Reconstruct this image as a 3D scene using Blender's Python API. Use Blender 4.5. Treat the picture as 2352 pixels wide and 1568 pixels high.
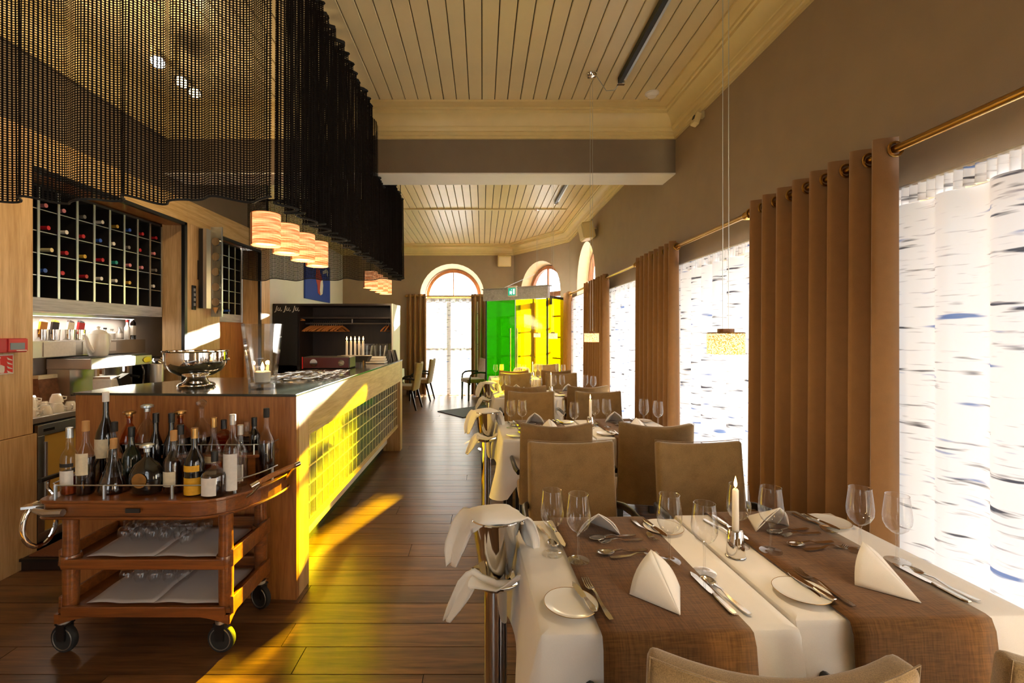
import bpy, math, random
from mathutils import Vector, Matrix

random.seed(11)
R = math.radians
sc = bpy.context.scene
col = sc.collection
for o in list(bpy.data.objects):
    bpy.data.objects.remove(o)

# ------------------------------------------------------------------ camera, sky, sun, exposure
EYE = 1.52                       # eye height
FPX = 1060.0                     # focal length in pixels of the 2352x1568 frame
cam_d = bpy.data.cameras.new('camera')
cam = bpy.data.objects.new('camera', cam_d)
col.objects.link(cam)
cam.location = (0, 0, EYE)
cam.rotation_euler = (R(90), 0, 0)
cam_d.sensor_width = 36
cam_d.lens = 36 * FPX / 2352
cam_d.shift_x = 68 / 2352
cam_d.shift_y = -19 / 2352
cam_d.clip_start = 0.05
sc.camera = cam

world = bpy.data.worlds.new('daylight')
sc.world = world
world.use_nodes = True
bg = world.node_tree.nodes['Background']
bg.inputs[0].default_value = (0.93, 0.97, 1.0, 1)
bg.inputs[1].default_value = 3.7

SUN_DIR = Vector((-0.335, -1.0, -0.225)).normalized()
sun_d = bpy.data.lights.new('sun', 'SUN')
sun_d.energy = 180
sun_d.color = (1.0, 0.93, 0.80)
sun_d.angle = R(1.0)
sun = bpy.data.objects.new('sun', sun_d)
col.objects.link(sun)
sun.location = (4, 18, 6)
sun.rotation_euler = SUN_DIR.to_track_quat('-Z', 'Y').to_euler()

def portal(name, loc, w, h, rotz):
    """a light portal in a window opening: lets the sky be sampled through the window"""
    d = bpy.data.lights.new(name, 'AREA')
    d.shape = 'RECTANGLE'
    d.size, d.size_y = w, h
    d.cycles.is_portal = True
    o = bpy.data.objects.new(name, d)
    col.objects.link(o)
    o.location = loc
    o.rotation_euler = (R(90), 0, rotz)
    return o

sc.view_settings.view_transform = 'Standard'
sc.view_settings.look = 'None'
sc.view_settings.gamma = 1.0
sc.view_settings.use_curve_mapping = False
sc.view_settings.exposure = 0.45
cy = sc.cycles
cy.use_denoising = True
cy.max_bounces = 9
cy.diffuse_bounces = 6
cy.glossy_bounces = 4
cy.transmission_bounces = 6
cy.transparent_max_bounces = 32
cy.caustics_reflective = False
cy.caustics_refractive = False
cy.sample_clamp_indirect = 8.0

# ------------------------------------------------------------------ helpers: meshes
def tag(o, label, cat, group=None, kind=None):
    o['label'] = label
    if cat:
        o['category'] = cat
    if group:
        o['group'] = group
    if kind:
        o['kind'] = kind
    return o

class MB:
    def __init__(s):
        s.v = []; s.f = []; s.uv = {}
    def add(s, vs, fs):
        b = len(s.v)
        s.v.extend([tuple(p) for p in vs])
        s.f.extend([tuple(i + b for i in f) for f in fs])
        return s
    def box(s, x0, y0, z0, x1, y1, z1):
        vs = [(x0,y0,z0),(x1,y0,z0),(x1,y1,z0),(x0,y1,z0),(x0,y0,z1),(x1,y0,z1),(x1,y1,z1),(x0,y1,z1)]
        return s.add(vs, [(0,3,2,1),(4,5,6,7),(0,1,5,4),(1,2,6,5),(2,3,7,6),(3,0,4,7)])
    def obox(s, c, size, rz=0.0, rx=0.0, ry=0.0):
        m = Matrix.Translation(c) @ Matrix.Rotation(rz,4,'Z') @ Matrix.Rotation(ry,4,'Y') @ Matrix.Rotation(rx,4,'X')
        t = MB().box(-size[0]/2,-size[1]/2,-size[2]/2,size[0]/2,size[1]/2,size[2]/2)
        return s.add([m @ Vector(p) for p in t.v], t.f)
    def join(s, o, m=None):
        return s.add([(m @ Vector(p)) if m else p for p in o.v], o.f)
    def xf(s, m):
        s.v = [tuple(m @ Vector(p)) for p in s.v]
        return s
    def lathe(s, prof, n=20, c=(0,0,0), sx=1.0, sy=1.0, a0=0.0):
        b = len(s.v); k = len(prof)
        for r, z in prof:
            for i in range(n):
                a = a0 + 2*math.pi*i/n
                s.v.append((c[0]+r*sx*math.cos(a), c[1]+r*sy*math.sin(a), c[2]+z))
        for j in range(k-1):
            for i in range(n):
                i2 = (i+1) % n
                s.f.append((b+j*n+i, b+j*n+i2, b+(j+1)*n+i2, b+(j+1)*n+i))
        if prof[0][0] > 1e-6: s.f.append(tuple(b+i for i in reversed(range(n))))
        if prof[-1][0] > 1e-6: s.f.append(tuple(b+(k-1)*n+i for i in range(n)))
        return s
    def olathe(s, prof, n=20, c=(0,0,0)):
        """open surface of revolution, no caps"""
        b = len(s.v); k = len(prof)
        for r, z in prof:
            for i in range(n):
                a = 2*math.pi*i/n
                s.v.append((c[0]+r*math.cos(a), c[1]+r*math.sin(a), c[2]+z))
        for j in range(k-1):
            for i in range(n):
                i2 = (i+1) % n
                s.f.append((b+j*n+i, b+j*n+i2, b+(j+1)*n+i2, b+(j+1)*n+i))
        return s
    def tube(s, pts, r, n=8, closed=False, flat=1.0):
        pts = [Vector(p) for p in pts]
        rs = r if isinstance(r, (list, tuple)) else [r]*len(pts)
        b = len(s.v); k = len(pts); up = None
        for i, p in enumerate(pts):
            if closed: t = pts[(i+1)%k]-pts[i-1]
            else: t = pts[min(i+1,k-1)]-pts[max(i-1,0)]
            t.normalize()
            if up is None:
                up = Vector((0,0,1)) if abs(t.z) < 0.9 else Vector((1,0,0))
            x = t.cross(up)
            if x.length < 1e-6: x = t.orthogonal()
            x.normalize(); y = x.cross(t).normalized(); up = y
            for j in range(n):
                a = 2*math.pi*j/n
                s.v.append(tuple(p + rs[i]*(math.cos(a)*x + flat*math.sin(a)*y)))
        for i in range(k if closed else k-1):
            for j in range(n):
                j2 = (j+1)%n; i2 = (i+1)%k
                s.f.append((b+i*n+j, b+i*n+j2, b+i2*n+j2, b+i2*n+j))
        if not closed:
            s.f.append(tuple(b+j for j in reversed(range(n))))
            s.f.append(tuple(b+(k-1)*n+j for j in range(n)))
        return s
    def prism(s, poly, z0, z1):
        n = len(poly); b = len(s.v)
        s.v += [(x,y,z0) for x,y in poly] + [(x,y,z1) for x,y in poly]
        s.f.append(tuple(b+i for i in reversed(range(n))))
        s.f.append(tuple(b+n+i for i in range(n)))
        for i in range(n):
            j = (i+1)%n
            s.f.append((b+i,b+j,b+n+j,b+n+i))
        return s
    def sphere(s, c, r, n=12, m=8, sz=1.0):
        prof = [(max(r*math.sin(math.pi*i/m),0.0 if i in (0,m) else 1e-4), -r*sz*math.cos(math.pi*i/m)) for i in range(m+1)]
        return s.lathe(prof, n, c)
    def grid(s, fn, nu, nv, uvf=None):
        b = len(s.v)
        for j in range(nv+1):
            for i in range(nu+1):
                s.v.append(tuple(fn(i/nu, j/nv)))
                if uvf: s.uv[len(s.v)-1] = uvf(i/nu, j/nv)
        w = nu+1
        for j in range(nv):
            for i in range(nu):
                s.f.append((b+j*w+i, b+j*w+i+1, b+(j+1)*w+i+1, b+(j+1)*w+i))
        return s

def mesh_of(name, mb, smooth=False, ang=38):
    me = bpy.data.meshes.new(name)
    me.from_pydata(mb.v, [], mb.f)
    if mb.uv:
        l = me.uv_layers.new(name='UVMap')
        for lp in me.loops:
            l.data[lp.index].uv = mb.uv.get(lp.vertex_index, (0, 0))
    if smooth:
        me.polygons.foreach_set('use_smooth', [True]*len(me.polygons))
        me.set_sharp_from_angle(angle=R(ang))
    me.update()
    return me

def mk(name, mb, mat, parent=None, loc=None, rot=None, smooth=False, ang=38, bevel=0.0, seg=2, solid=0.0, label=None, cat=None, group=None, kind=None, subd=0):
    me = mesh_of(name, mb, smooth, ang)
    me.materials.append(mat)
    o = bpy.data.objects.new(name, me)
    col.objects.link(o)
    if parent: o.parent = parent
    if loc is not None: o.location = loc
    if rot is not None: o.rotation_euler = rot
    if solid:
        m = o.modifiers.new('thickness', 'SOLIDIFY'); m.thickness = solid; m.offset = 0
    if subd:
        m = o.modifiers.new('round', 'SUBSURF'); m.levels = subd; m.render_levels = subd
    if bevel:
        m = o.modifiers.new('edge', 'BEVEL'); m.width = bevel; m.segments = seg; m.limit_method = 'ANGLE'; m.angle_limit = R(35)
        m.harden_normals = False
    if label: tag(o, label, cat, group, kind)
    elif kind: o['kind'] = kind
    return o

def thing(name, label, cat, loc=(0,0,0), rz=0.0, group=None, kind=None, rot=None):
    o = bpy.data.objects.new(name, None)
    col.objects.link(o)
    o.empty_display_size = 0.05
    o.location = loc
    o.rotation_euler = rot if rot else (0,0,rz)
    return tag(o, label, cat, group, kind)

KIDS = {}
def kids(o):
    return [c for c in bpy.data.objects if c.parent == o]

def dup(root, loc, rz=None, label=None, group=None, rot=None, scale=None):
    """copy of a thing with its parts and sub-parts"""
    if root.name not in KIDS:
        KIDS[root.name] = [(c, kids(c)) for c in kids(root)]
    r = root.copy(); col.objects.link(r)
    r.location = loc
    if rz is not None: r.rotation_euler = (0,0,rz)
    if rot is not None: r.rotation_euler = rot
    if scale is not None: r.scale = (scale,)*3
    if label: r['label'] = label
    if group: r['group'] = group
    for c, subs in KIDS[root.name]:
        k = c.copy(); col.objects.link(k); k.parent = r
        for g in subs:
            d = g.copy(); col.objects.link(d); d.parent = k
    return r

def same(proto, parent, loc=None, rot=None, scale=None):
    """another part that shares its mesh with proto"""
    o = proto.copy(); col.objects.link(o); o.parent = parent
    if loc is not None: o.location = loc
    if rot is not None: o.rotation_euler = rot
    if scale is not None: o.scale = scale
    return o

ORD = ['first','second','third','fourth','fifth','sixth','seventh','eighth','ninth','tenth','eleventh','twelfth','thirteenth','fourteenth','fifteenth','sixteenth','seventeenth','eighteenth','nineteenth','twentieth']

# ------------------------------------------------------------------ helpers: materials
def lin(h):
    h = h.lstrip('#')
    v = [int(h[i:i+2],16)/255 for i in (0,2,4)]
    return tuple((c/12.92 if c <= 0.04045 else ((c+0.055)/1.055)**2.4) for c in v)
def rgb(c):
    return lin(c) if isinstance(c, str) else tuple(c)
def new_mat(name):
    m = bpy.data.materials.new(name); m.use_nodes = True
    nt = m.node_tree; nt.nodes.clear()
    out = nt.nodes.new('ShaderNodeOutputMaterial')
    return m, nt, out
def nd(nt, t, **kw):
    n = nt.nodes.new(t)
    for k, v in kw.items():
        if k.startswith('p_'): setattr(n, k[2:], v)
        else:
            key = int(k[1:]) if k[0] == 'i' and k[1:].isdigit() else k.replace('_',' ')
            n.inputs[key].default_value = v
    return n
def ramp(nt, stops):
    n = nt.nodes.new('ShaderNodeValToRGB')
    e = n.color_ramp.elements
    while len(e) < len(stops): e.new(0.5)
    for i,(p,c) in enumerate(stops):
        e[i].position = p; e[i].color = (*c,1) if len(c)==3 else c
    return n
def math_n(nt, op, a, b=None):
    n = nt.nodes.new('ShaderNodeMath'); n.operation = op
    for i, x in enumerate((a,b)):
        if x is None: continue
        if isinstance(x,(int,float)): n.inputs[i].default_value = x
        else: nt.links.new(x, n.inputs[i])
    return n.outputs[0]
def principled(nt, out, colr, rough, metal=0, spec=0.5, coat=0.0, sheen=0.0):
    p = nt.nodes.new('ShaderNodeBsdfPrincipled')
    p.inputs['Base Color'].default_value = (*colr,1)
    p.inputs['Roughness'].default_value = rough
    p.inputs['Metallic'].default_value = metal
    p.inputs['Specular IOR Level'].default_value = spec
    p.inputs['Coat Weight'].default_value = coat
    p.inputs['Coat Roughness'].default_value = 0.15
    p.inputs['Sheen Weight'].default_value = sheen
    nt.links.new(p.outputs[0], out.inputs[0])
    return p

def pbr(name, c, rough=0.5, metal=0.0, var=0.0, vscale=6.0, bump=0.0, bscale=300.0, spec=0.5, coat=0.0, sheen=0.0):
    c = rgb(c)
    m, nt, out = new_mat(name)
    p = principled(nt, out, c, rough, metal, spec, coat, sheen)
    tc = nt.nodes.new('ShaderNodeTexCoord')
    if var:
        n = nd(nt,'ShaderNodeTexNoise',Scale=vscale,Detail=5.0)
        nt.links.new(tc.outputs['Object'], n.inputs['Vector'])
        r = ramp(nt,[(0.3,tuple(x*(1-var) for x in c)),(0.7,tuple(min(x*(1+var),1) for x in c))])
        nt.links.new(n.outputs[0], r.inputs[0]); nt.links.new(r.outputs[0], p.inputs['Base Color'])
    if bump:
        n = nd(nt,'ShaderNodeTexNoise',Scale=bscale,Detail=3.0)
        nt.links.new(tc.outputs['Object'], n.inputs['Vector'])
        b = nd(nt,'ShaderNodeBump',Strength=bump,Distance=0.002)
        nt.links.new(n.outputs[0], b.inputs['Height']); nt.links.new(b.outputs[0], p.inputs['Normal'])
    return m

def wood(name, dark, light, axis='Z', scale=1.0, rough=0.42, rnd=0.0, coat=0.0, fine=1.0, bump=0.15):
    dark, light = rgb(dark), rgb(light)
    m, nt, out = new_mat(name)
    p = principled(nt, out, light, rough, coat=coat)
    g = nt.nodes.new('ShaderNodeNewGeometry')
    oi = nt.nodes.new('ShaderNodeObjectInfo')
    addv = nd(nt,'ShaderNodeVectorMath',p_operation='MULTIPLY_ADD')
    comb = nt.nodes.new('ShaderNodeCombineXYZ')
    for i in range(3): nt.links.new(oi.outputs['Random'], comb.inputs[i])
    nt.links.new(comb.outputs[0], addv.inputs[0])
    addv.inputs[1].default_value = (23.0,17.0,31.0) if rnd else (0,0,0)
    nt.links.new(g.outputs['Position'], addv.inputs[2])
    mp = nt.nodes.new('ShaderNodeMapping')
    s = {'X':(1.1,16,16),'Y':(16,1.1,16),'Z':(16,16,1.1)}[axis]
    mp.inputs['Scale'].default_value = tuple(x*scale for x in s)
    nt.links.new(addv.outputs[0], mp.inputs[0])
    n1 = nd(nt,'ShaderNodeTexNoise',Scale=1.0,Detail=6.0,Roughness=0.6,Distortion=1.6)
    nt.links.new(mp.outputs[0], n1.inputs['Vector'])
    mp2 = nt.nodes.new('ShaderNodeMapping')
    mp2.inputs['Scale'].default_value = tuple(x*7*scale*fine for x in s)
    nt.links.new(addv.outputs[0], mp2.inputs[0])
    n2 = nd(nt,'ShaderNodeTexNoise',Scale=1.0,Detail=3.0)
    nt.links.new(mp2.outputs[0], n2.inputs['Vector'])
    mix = math_n(nt,'ADD', math_n(nt,'MULTIPLY',n1.outputs[0],0.68), math_n(nt,'MULTIPLY',n2.outputs[0],0.32))
    mid = tuple((a+b)/2 for a,b in zip(dark,light))
    r = ramp(nt,[(0.33,dark),(0.5,mid),(0.66,light)])
    nt.links.new(mix, r.inputs[0])
    csock = r.outputs[0]
    if rnd:
        hsv = nt.nodes.new('ShaderNodeHueSaturation')
        nt.links.new(csock, hsv.inputs['Color'])
        v = math_n(nt,'ADD', math_n(nt,'MULTIPLY',oi.outputs['Random'],rnd), 1-rnd/2)
        nt.links.new(v, hsv.inputs['Value'])
        csock = hsv.outputs[0]
    nt.links.new(csock, p.inputs['Base Color'])
    if bump:
        b = nd(nt,'ShaderNodeBump',Strength=bump,Distance=0.001)
        nt.links.new(mix, b.inputs['Height']); nt.links.new(b.outputs[0], p.inputs['Normal'])
    return m

def thin_glass(name, tint=(1,1,1), edge=0.6, base=0.05, rough=0.02, body=0.0, bodycol=(1,1,1), pw=2.2):
    """clear pane or thin blown glass: see-through, mirror-like towards grazing angles"""
    tint = rgb(tint)
    m, nt, out = new_mat(name)
    t = nd(nt,'ShaderNodeBsdfTransparent',i0=(*tint,1))
    g = nd(nt,'ShaderNodeBsdfGlossy',Roughness=rough)
    lw = nd(nt,'ShaderNodeLayerWeight',Blend=0.35)
    f = math_n(nt,'ADD', math_n(nt,'MULTIPLY', math_n(nt,'POWER',lw.outputs['Facing'],pw), edge), base)
    mx = nt.nodes.new('ShaderNodeMixShader')
    nt.links.new(f, mx.inputs[0]); nt.links.new(t.outputs[0], mx.inputs[1]); nt.links.new(g.outputs[0], mx.inputs[2])
    last = mx
    if body:
        d = nd(nt,'ShaderNodeBsdfTranslucent',i0=(*bodycol,1))
        m2 = nd(nt,'ShaderNodeMixShader',i0=body)
        nt.links.new(mx.outputs[0], m2.inputs[1]); nt.links.new(d.outputs[0], m2.inputs[2]); last = m2
    nt.links.new(last.outputs[0], out.inputs[0])
    return m

def glow(name, c, strength):
    m, nt, out = new_mat(name)
    e = nd(nt,'ShaderNodeEmission',i0=(*rgb(c),1),i1=strength)
    nt.links.new(e.outputs[0], out.inputs[0])
    return m

def translucent(name, c, fac=0.6, transp=0.0, tex=None, emit=0.0):
    m, nt, out = new_mat(name)
    c = rgb(c)
    d = nd(nt,'ShaderNodeBsdfDiffuse',i0=(*c,1)); t = nd(nt,'ShaderNodeBsdfTranslucent',i0=(*c,1))
    mx = nd(nt,'ShaderNodeMixShader',i0=fac)
    nt.links.new(d.outputs[0], mx.inputs[1]); nt.links.new(t.outputs[0], mx.inputs[2])
    last = mx
    if tex:
        s = tex(nt)
        nt.links.new(s, d.inputs[0]); nt.links.new(s, t.inputs[0])
    if transp:
        tr = nt.nodes.new('ShaderNodeBsdfTransparent')
        m2 = nd(nt,'ShaderNodeMixShader',i0=transp)
        nt.links.new(mx.outputs[0], m2.inputs[1]); nt.links.new(tr.outputs[0], m2.inputs[2]); last = m2
    if emit:
        e = nd(nt,'ShaderNodeEmission',i0=(*c,1),i1=emit)
        if tex: nt.links.new(s, e.inputs[0])
        a = nt.nodes.new('ShaderNodeAddShader')
        nt.links.new(last.outputs[0], a.inputs[0]); nt.links.new(e.outputs[0], a.inputs[1]); last = a
    nt.links.new(last.outputs[0], out.inputs[0])
    return m

# ------------------------------------------------------------------ materials
def sheer_tex(nt):
    uv = nt.nodes.new('ShaderNodeUVMap')
    def strokes(su, sv, lo, hi, seed):
        mp = nt.nodes.new('ShaderNodeMapping'); mp.inputs['Scale'].default_value = (su, sv, 1); mp.inputs['Location'].default_value = (seed, seed*1.7, 0)
        nt.links.new(uv.outputs[0], mp.inputs[0])
        n = nd(nt,'ShaderNodeTexNoise',Scale=1.0,Detail=2.5,Roughness=0.55)
        nt.links.new(mp.outputs[0], n.inputs['Vector'])
        r = ramp(nt,[(lo,(0,0,0)),(hi,(1,1,1))])
        nt.links.new(n.outputs[0], r.inputs[0])
        return r.outputs[0]
    a = strokes(4.2, 36, 0.61, 0.69, 0.3)
    b = strokes(3.2, 22, 0.645, 0.70, 5.1)
    c = strokes(6.0, 70, 0.62, 0.76, 9.4)
    col0 = nd(nt,'ShaderNodeMix',p_data_type='RGBA'); col0.inputs['A'].default_value = (0.93,0.94,0.96,1); col0.inputs['B'].default_value = (0.07,0.07,0.09,1)
    nt.links.new(a, col0.inputs['Factor'])
    col1 = nd(nt,'ShaderNodeMix',p_data_type='RGBA'); col1.inputs['B'].default_value = (0.16,0.25,0.52,1)
    nt.links.new(b, col1.inputs['Factor']); nt.links.new(col0.outputs['Result'], col1.inputs['A'])
    col2 = nd(nt,'ShaderNodeMix',p_data_type='RGBA'); col2.inputs['B'].default_value = (0.32,0.31,0.36,1)
    nt.links.new(c, col2.inputs['Factor']); nt.links.new(col1.outputs['Result'], col2.inputs['A'])
    return col2.outputs['Result']

def veneer_tex(nt):
    g = nt.nodes.new('ShaderNodeTexCoord')
    mp = nt.nodes.new('ShaderNodeMapping'); mp.inputs['Scale'].default_value = (3,3,60)
    nt.links.new(g.outputs['Object'], mp.inputs[0])
    n = nd(nt,'ShaderNodeTexNoise',Scale=2.0,Detail=4.0)
    nt.links.new(mp.outputs[0], n.inputs['Vector'])
    r = ramp(nt,[(0.35,lin('#b06a34')),(0.65,lin('#eec08c'))])
    nt.links.new(n.outputs[0], r.inputs[0])
    return r.outputs[0]
def beads_tex(nt):
    g = nt.nodes.new('ShaderNodeTexCoord')
    n = nd(nt,'ShaderNodeTexVoronoi',Scale=260.0)
    nt.links.new(g.outputs['Object'], n.inputs['Vector'])
    r = ramp(nt,[(0.25,lin('#fff0cc')),(0.7,lin('#c58a3c'))])
    nt.links.new(n.outputs[0], r.inputs[0])
    return r.outputs[0]

def net_mat():
    m, nt, out = new_mat('black_net')
    uv = nt.nodes.new('ShaderNodeUVMap')
    sp = nt.nodes.new('ShaderNodeSeparateXYZ'); nt.links.new(uv.outputs[0], sp.inputs[0])
    fu = math_n(nt,'FRACT', math_n(nt,'DIVIDE', sp.outputs[0], 0.0165))
    fv = math_n(nt,'FRACT', math_n(nt,'DIVIDE', sp.outputs[1], 0.0125))
    tu = math_n(nt,'LESS_THAN', fu, 0.46); tv = math_n(nt,'LESS_THAN', fv, 0.44)
    th = math_n(nt,'MAXIMUM', tu, tv)
    d = nd(nt,'ShaderNodeBsdfDiffuse',i0=(0.012,0.010,0.009,1)); t = nt.nodes.new('ShaderNodeBsdfTransparent')
    mx = nt.nodes.new('ShaderNodeMixShader')
    nt.links.new(th, mx.inputs[0]); nt.links.new(t.outputs[0], mx.inputs[1]); nt.links.new(d.outputs[0], mx.inputs[2])
    nt.links.new(mx.outputs[0], out.inputs[0])
    return m

def fabric(name, c, scale=900.0, var=0.25, sheen=0.3, rough=0.9):
    c = rgb(c)
    m, nt, out = new_mat(name)
    p = principled(nt, out, c, rough, spec=0.15, sheen=sheen)
    tc = nt.nodes.new('ShaderNodeTexCoord')
    w1 = nd(nt,'ShaderNodeTexNoise',Scale=scale,Detail=2.0)
    nt.links.new(tc.outputs['Object'], w1.inputs['Vector'])
    w2 = nd(nt,'ShaderNodeTexNoise',Scale=scale*0.03,Detail=3.0)
    nt.links.new(tc.outputs['Object'], w2.inputs['Vector'])
    mix = math_n(nt,'ADD', math_n(nt,'MULTIPLY',w1.outputs[0],0.7), math_n(nt,'MULTIPLY',w2.outputs[0],0.3))
    r = ramp(nt,[(0.35,tuple(x*(1-var) for x in c)),(0.65,tuple(min(1,x*(1+var)) for x in c))])
    nt.links.new(mix, r.inputs[0]); nt.links.new(r.outputs[0], p.inputs['Base Color'])
    b = nd(nt,'ShaderNodeBump',Strength=0.35,Distance=0.001)
    nt.links.new(w1.outputs[0], b.inputs['Height']); nt.links.new(b.outputs[0], p.inputs['Normal'])
    return m

def weave(name, c, scale=240.0, var=0.3):
    """linen with a visible warp and weft"""
    c = rgb(c)
    m, nt, out = new_mat(name)
    p = principled(nt, out, c, 0.9, spec=0.1, sheen=0.2)
    tc = nt.nodes.new('ShaderNodeTexCoord')
    hs = []
    for ax in ('X','Y'):
        mp = nt.nodes.new('ShaderNodeMapping'); mp.inputs['Scale'].default_value = (scale,scale*0.08,scale*0.08) if ax=='X' else (scale*0.08,scale,scale)
        nt.links.new(tc.outputs['Object'], mp.inputs[0])
        n = nd(nt,'ShaderNodeTexNoise',Scale=1.0,Detail=3.0)
        nt.links.new(mp.outputs[0], n.inputs['Vector']); hs.append(n.outputs[0])
    mix = math_n(nt,'MULTIPLY', math_n(nt,'ADD',hs[0],hs[1]), 0.5)
    r = ramp(nt,[(0.38,tuple(x*(1-var) for x in c)),(0.62,tuple(min(1,x*(1+var)) for x in c))])
    nt.links.new(mix, r.inputs[0]); nt.links.new(r.outputs[0], p.inputs['Base Color'])
    b = nd(nt,'ShaderNodeBump',Strength=0.3,Distance=0.001)
    nt.links.new(mix, b.inputs['Height']); nt.links.new(b.outputs[0], p.inputs['Normal'])
    return m

m_wall = pbr('taupe_paint','#97836a',0.75,var=0.04,bump=0.15,bscale=180)
m_beam = pbr('grey_brown_paint','#72634f',0.75,var=0.04)
m_white = pbr('white_paint','#e8e4dc',0.6,var=0.02)
m_reveal = pbr('cream_plaster','#efe6c8',0.7,var=0.05)
m_cream = pbr('cream_gloss_paint','#d6c597',0.33,var=0.04,vscale=3,bump=0.08,bscale=40)
m_cornice = pbr('cornice_cream','#d8c48c',0.4,var=0.04)
m_dark = pbr('dark_gap','#171310',0.8)
m_floor = wood('walnut_floor','#3a2416','#7d5636','X',0.9,0.33,rnd=0.45,coat=0.15)
m_oak = wood('oak_veneer','#b08a56','#dcb987','Z',1.0,0.45)
m_oakx = wood('oak_veneer_long','#b08a50','#e0c48c','Y',1.0,0.45)
m_oakd = wood('oak_veneer_warm','#7d4a22','#b0743c','Z',1.2,0.4)
m_cherry = wood('cherry_wood','#572c12','#8f5322','X',1.0,0.3,coat=0.3)
m_wenge = wood('dark_veneer','#150c08','#2b1a12','Z',1.0,0.45)
m_frame = wood('stained_window_wood','#7a4520','#a96a38','Z',1.0,0.4)
m_arm = wood('black_stained_wood','#0c0a09','#1e1815','X',1.0,0.3)
m_greyoak = wood('grey_oak','#8d8d90','#c3c4c6','Y',1.3,0.4)
m_board = pbr('rack_black','#0e0a09',0.6)
m_alu = pbr('brushed_aluminium','#c9d2d6',0.35,1.0)
m_steel = pbr('stainless_steel','#b9b4ac',0.42,1.0,var=0.05)
m_chrome = pbr('polished_silver','#e6e2dc',0.06,1.0)
m_silver = pbr('silver_cutlery','#d8d2c8',0.16,1.0)
m_brass = pbr('antique_brass','#b08a4c',0.28,1.0)
m_black = pbr('black_plastic','#0d0d0e',0.4)
m_rubber = pbr('black_rubber','#151412',0.7)
m_gloss = pbr('black_gloss','#060606',0.08)
m_slate = pbr('dark_glass_top','#2a2f2a',0.12,coat=0.4)
m_china = pbr('white_china','#f1eee6',0.2,coat=0.4)
m_gold = pbr('gold_line','#b8915a',0.3,1.0)
m_linen = fabric('white_tablecloth','#efe9e0',700,0.03,0.1)
m_nap = fabric('white_napkin','#f3ede2',800,0.03,0.1)
m_runner = weave('brown_linen','#684622')
m_chair = fabric('taupe_wool','#8c7049',520,0.28,0.4)
m_curt = fabric('camel_curtain','#9c7347',900,0.1,0.3)
m_net = net_mat()
m_hem = pbr('black_cord','#0b0a09',0.8)
m_sheer = translucent('printed_sheer',(0.9,0.9,0.92),0.46,0.02,sheer_tex)
m_sheer_n = translucent('printed_sheer_dense',(0.9,0.9,0.92),0.19,0.01,sheer_tex)  # same fabric, dimmer nearest window put into its translucency
m_sheer_m = translucent('printed_sheer_medium',(0.9,0.9,0.92),0.30,0.01,sheer_tex)  # same fabric, dimmed less, for the second window
m_sheer2 = translucent('printed_sheer_lined',(0.9,0.9,0.92),0.055,0.0,sheer_tex)  # same unlined fabric, translucency cut to hold down the sunlit glare
m_clear = thin_glass('clear_glass',(0.985,0.985,0.985),0.9,0.05,pw=1.8,body=0.012)
m_pane = thin_glass('window_glass',(0.97,0.98,0.98),0.3,0.03)
m_thick = thin_glass('thick_glass',(0.94,0.95,0.95),0.9,0.10)
m_green = thin_glass('green_glass',(0.22,0.82,0.05),0.3,0.05,body=0.22,bodycol=(0.2,0.8,0.03))
m_lime = thin_glass('lime_glass',(0.95,0.85,0.0),0.35,0.05,body=0.05,bodycol=(0.7,0.8,0.0))
m_yellow = thin_glass('yellow_glass',(1.0,0.86,0.0),0.3,0.05,body=0.08,bodycol=(1,0.85,0))
def frosted(name):
    m, nt, out = new_mat(name)
    d = nd(nt,'ShaderNodeBsdfDiffuse',i0=(0.80,0.80,0.78,1)); g = nd(nt,'ShaderNodeBsdfGlossy',Roughness=0.07); t = nd(nt,'ShaderNodeBsdfTransparent',i0=(0.6,0.62,0.62,1))
    tc = nt.nodes.new('ShaderNodeTexCoord'); n = nd(nt,'ShaderNodeTexNoise',Scale=14.0,Detail=3.0); nt.links.new(tc.outputs['Object'], n.inputs['Vector'])
    b = nd(nt,'ShaderNodeBump',Strength=0.12,Distance=0.004); nt.links.new(n.outputs[0], b.inputs['Height']); nt.links.new(b.outputs[0], g.inputs['Normal'])
    m1 = nd(nt,'ShaderNodeMixShader',i0=0.80); nt.links.new(d.outputs[0], m1.inputs[1]); nt.links.new(t.outputs[0], m1.inputs[2])
    lw = nd(nt,'ShaderNodeLayerWeight',Blend=0.5); f = math_n(nt,'ADD',math_n(nt,'MULTIPLY',lw.outputs['Facing'],0.60),0.15)
    m2 = nt.nodes.new('ShaderNodeMixShader'); nt.links.new(f, m2.inputs[0]); nt.links.new(m1.outputs[0], m2.inputs[1]); nt.links.new(g.outputs[0], m2.inputs[2])
    nt.links.new(m2.outputs[0], out.inputs[0])
    return m
m_frost = frosted('ribbed_glass_pane')
m_amber = thin_glass('amber_glass',(0.75,0.42,0.2),0.8,0.06)
m_whisky = pbr('amber_spirit','#7a2f0c',0.08,coat=0.5)
m_cognac = pbr('dark_spirit','#1c0a05',0.06,coat=0.6)
m_dkgl = pbr('dark_bottle_glass','#100b08',0.06,coat=0.6)
m_grgl = pbr('dark_green_bottle_glass','#0f1d10',0.06,coat=0.6)
m_label = pbr('cream_paper_label','#dccfae',0.7,var=0.08,vscale=60)
m_labelw = pbr('white_paper_label','#e2ddd2',0.7,var=0.05,vscale=60)
m_yel = pbr('yellow_label','#dca318',0.6,var=0.08,vscale=60)
m_ink = pbr('black_ink','#1c1814',0.7)
m_cork = pbr('cork_cap','#b98a50',0.6)
m_wax = pbr('candle_wax','#f4ead6',0.45)
m_flame = glow('candle_flame',(1.0,0.55,0.16),14)
m_paper = pbr('paper_sheet','#cfc7c2',0.8,var=0.03)
m_red = pbr('red_plastic','#b01818',0.4)
m_redp = pbr('red_sign','#d32418',0.5)
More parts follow.
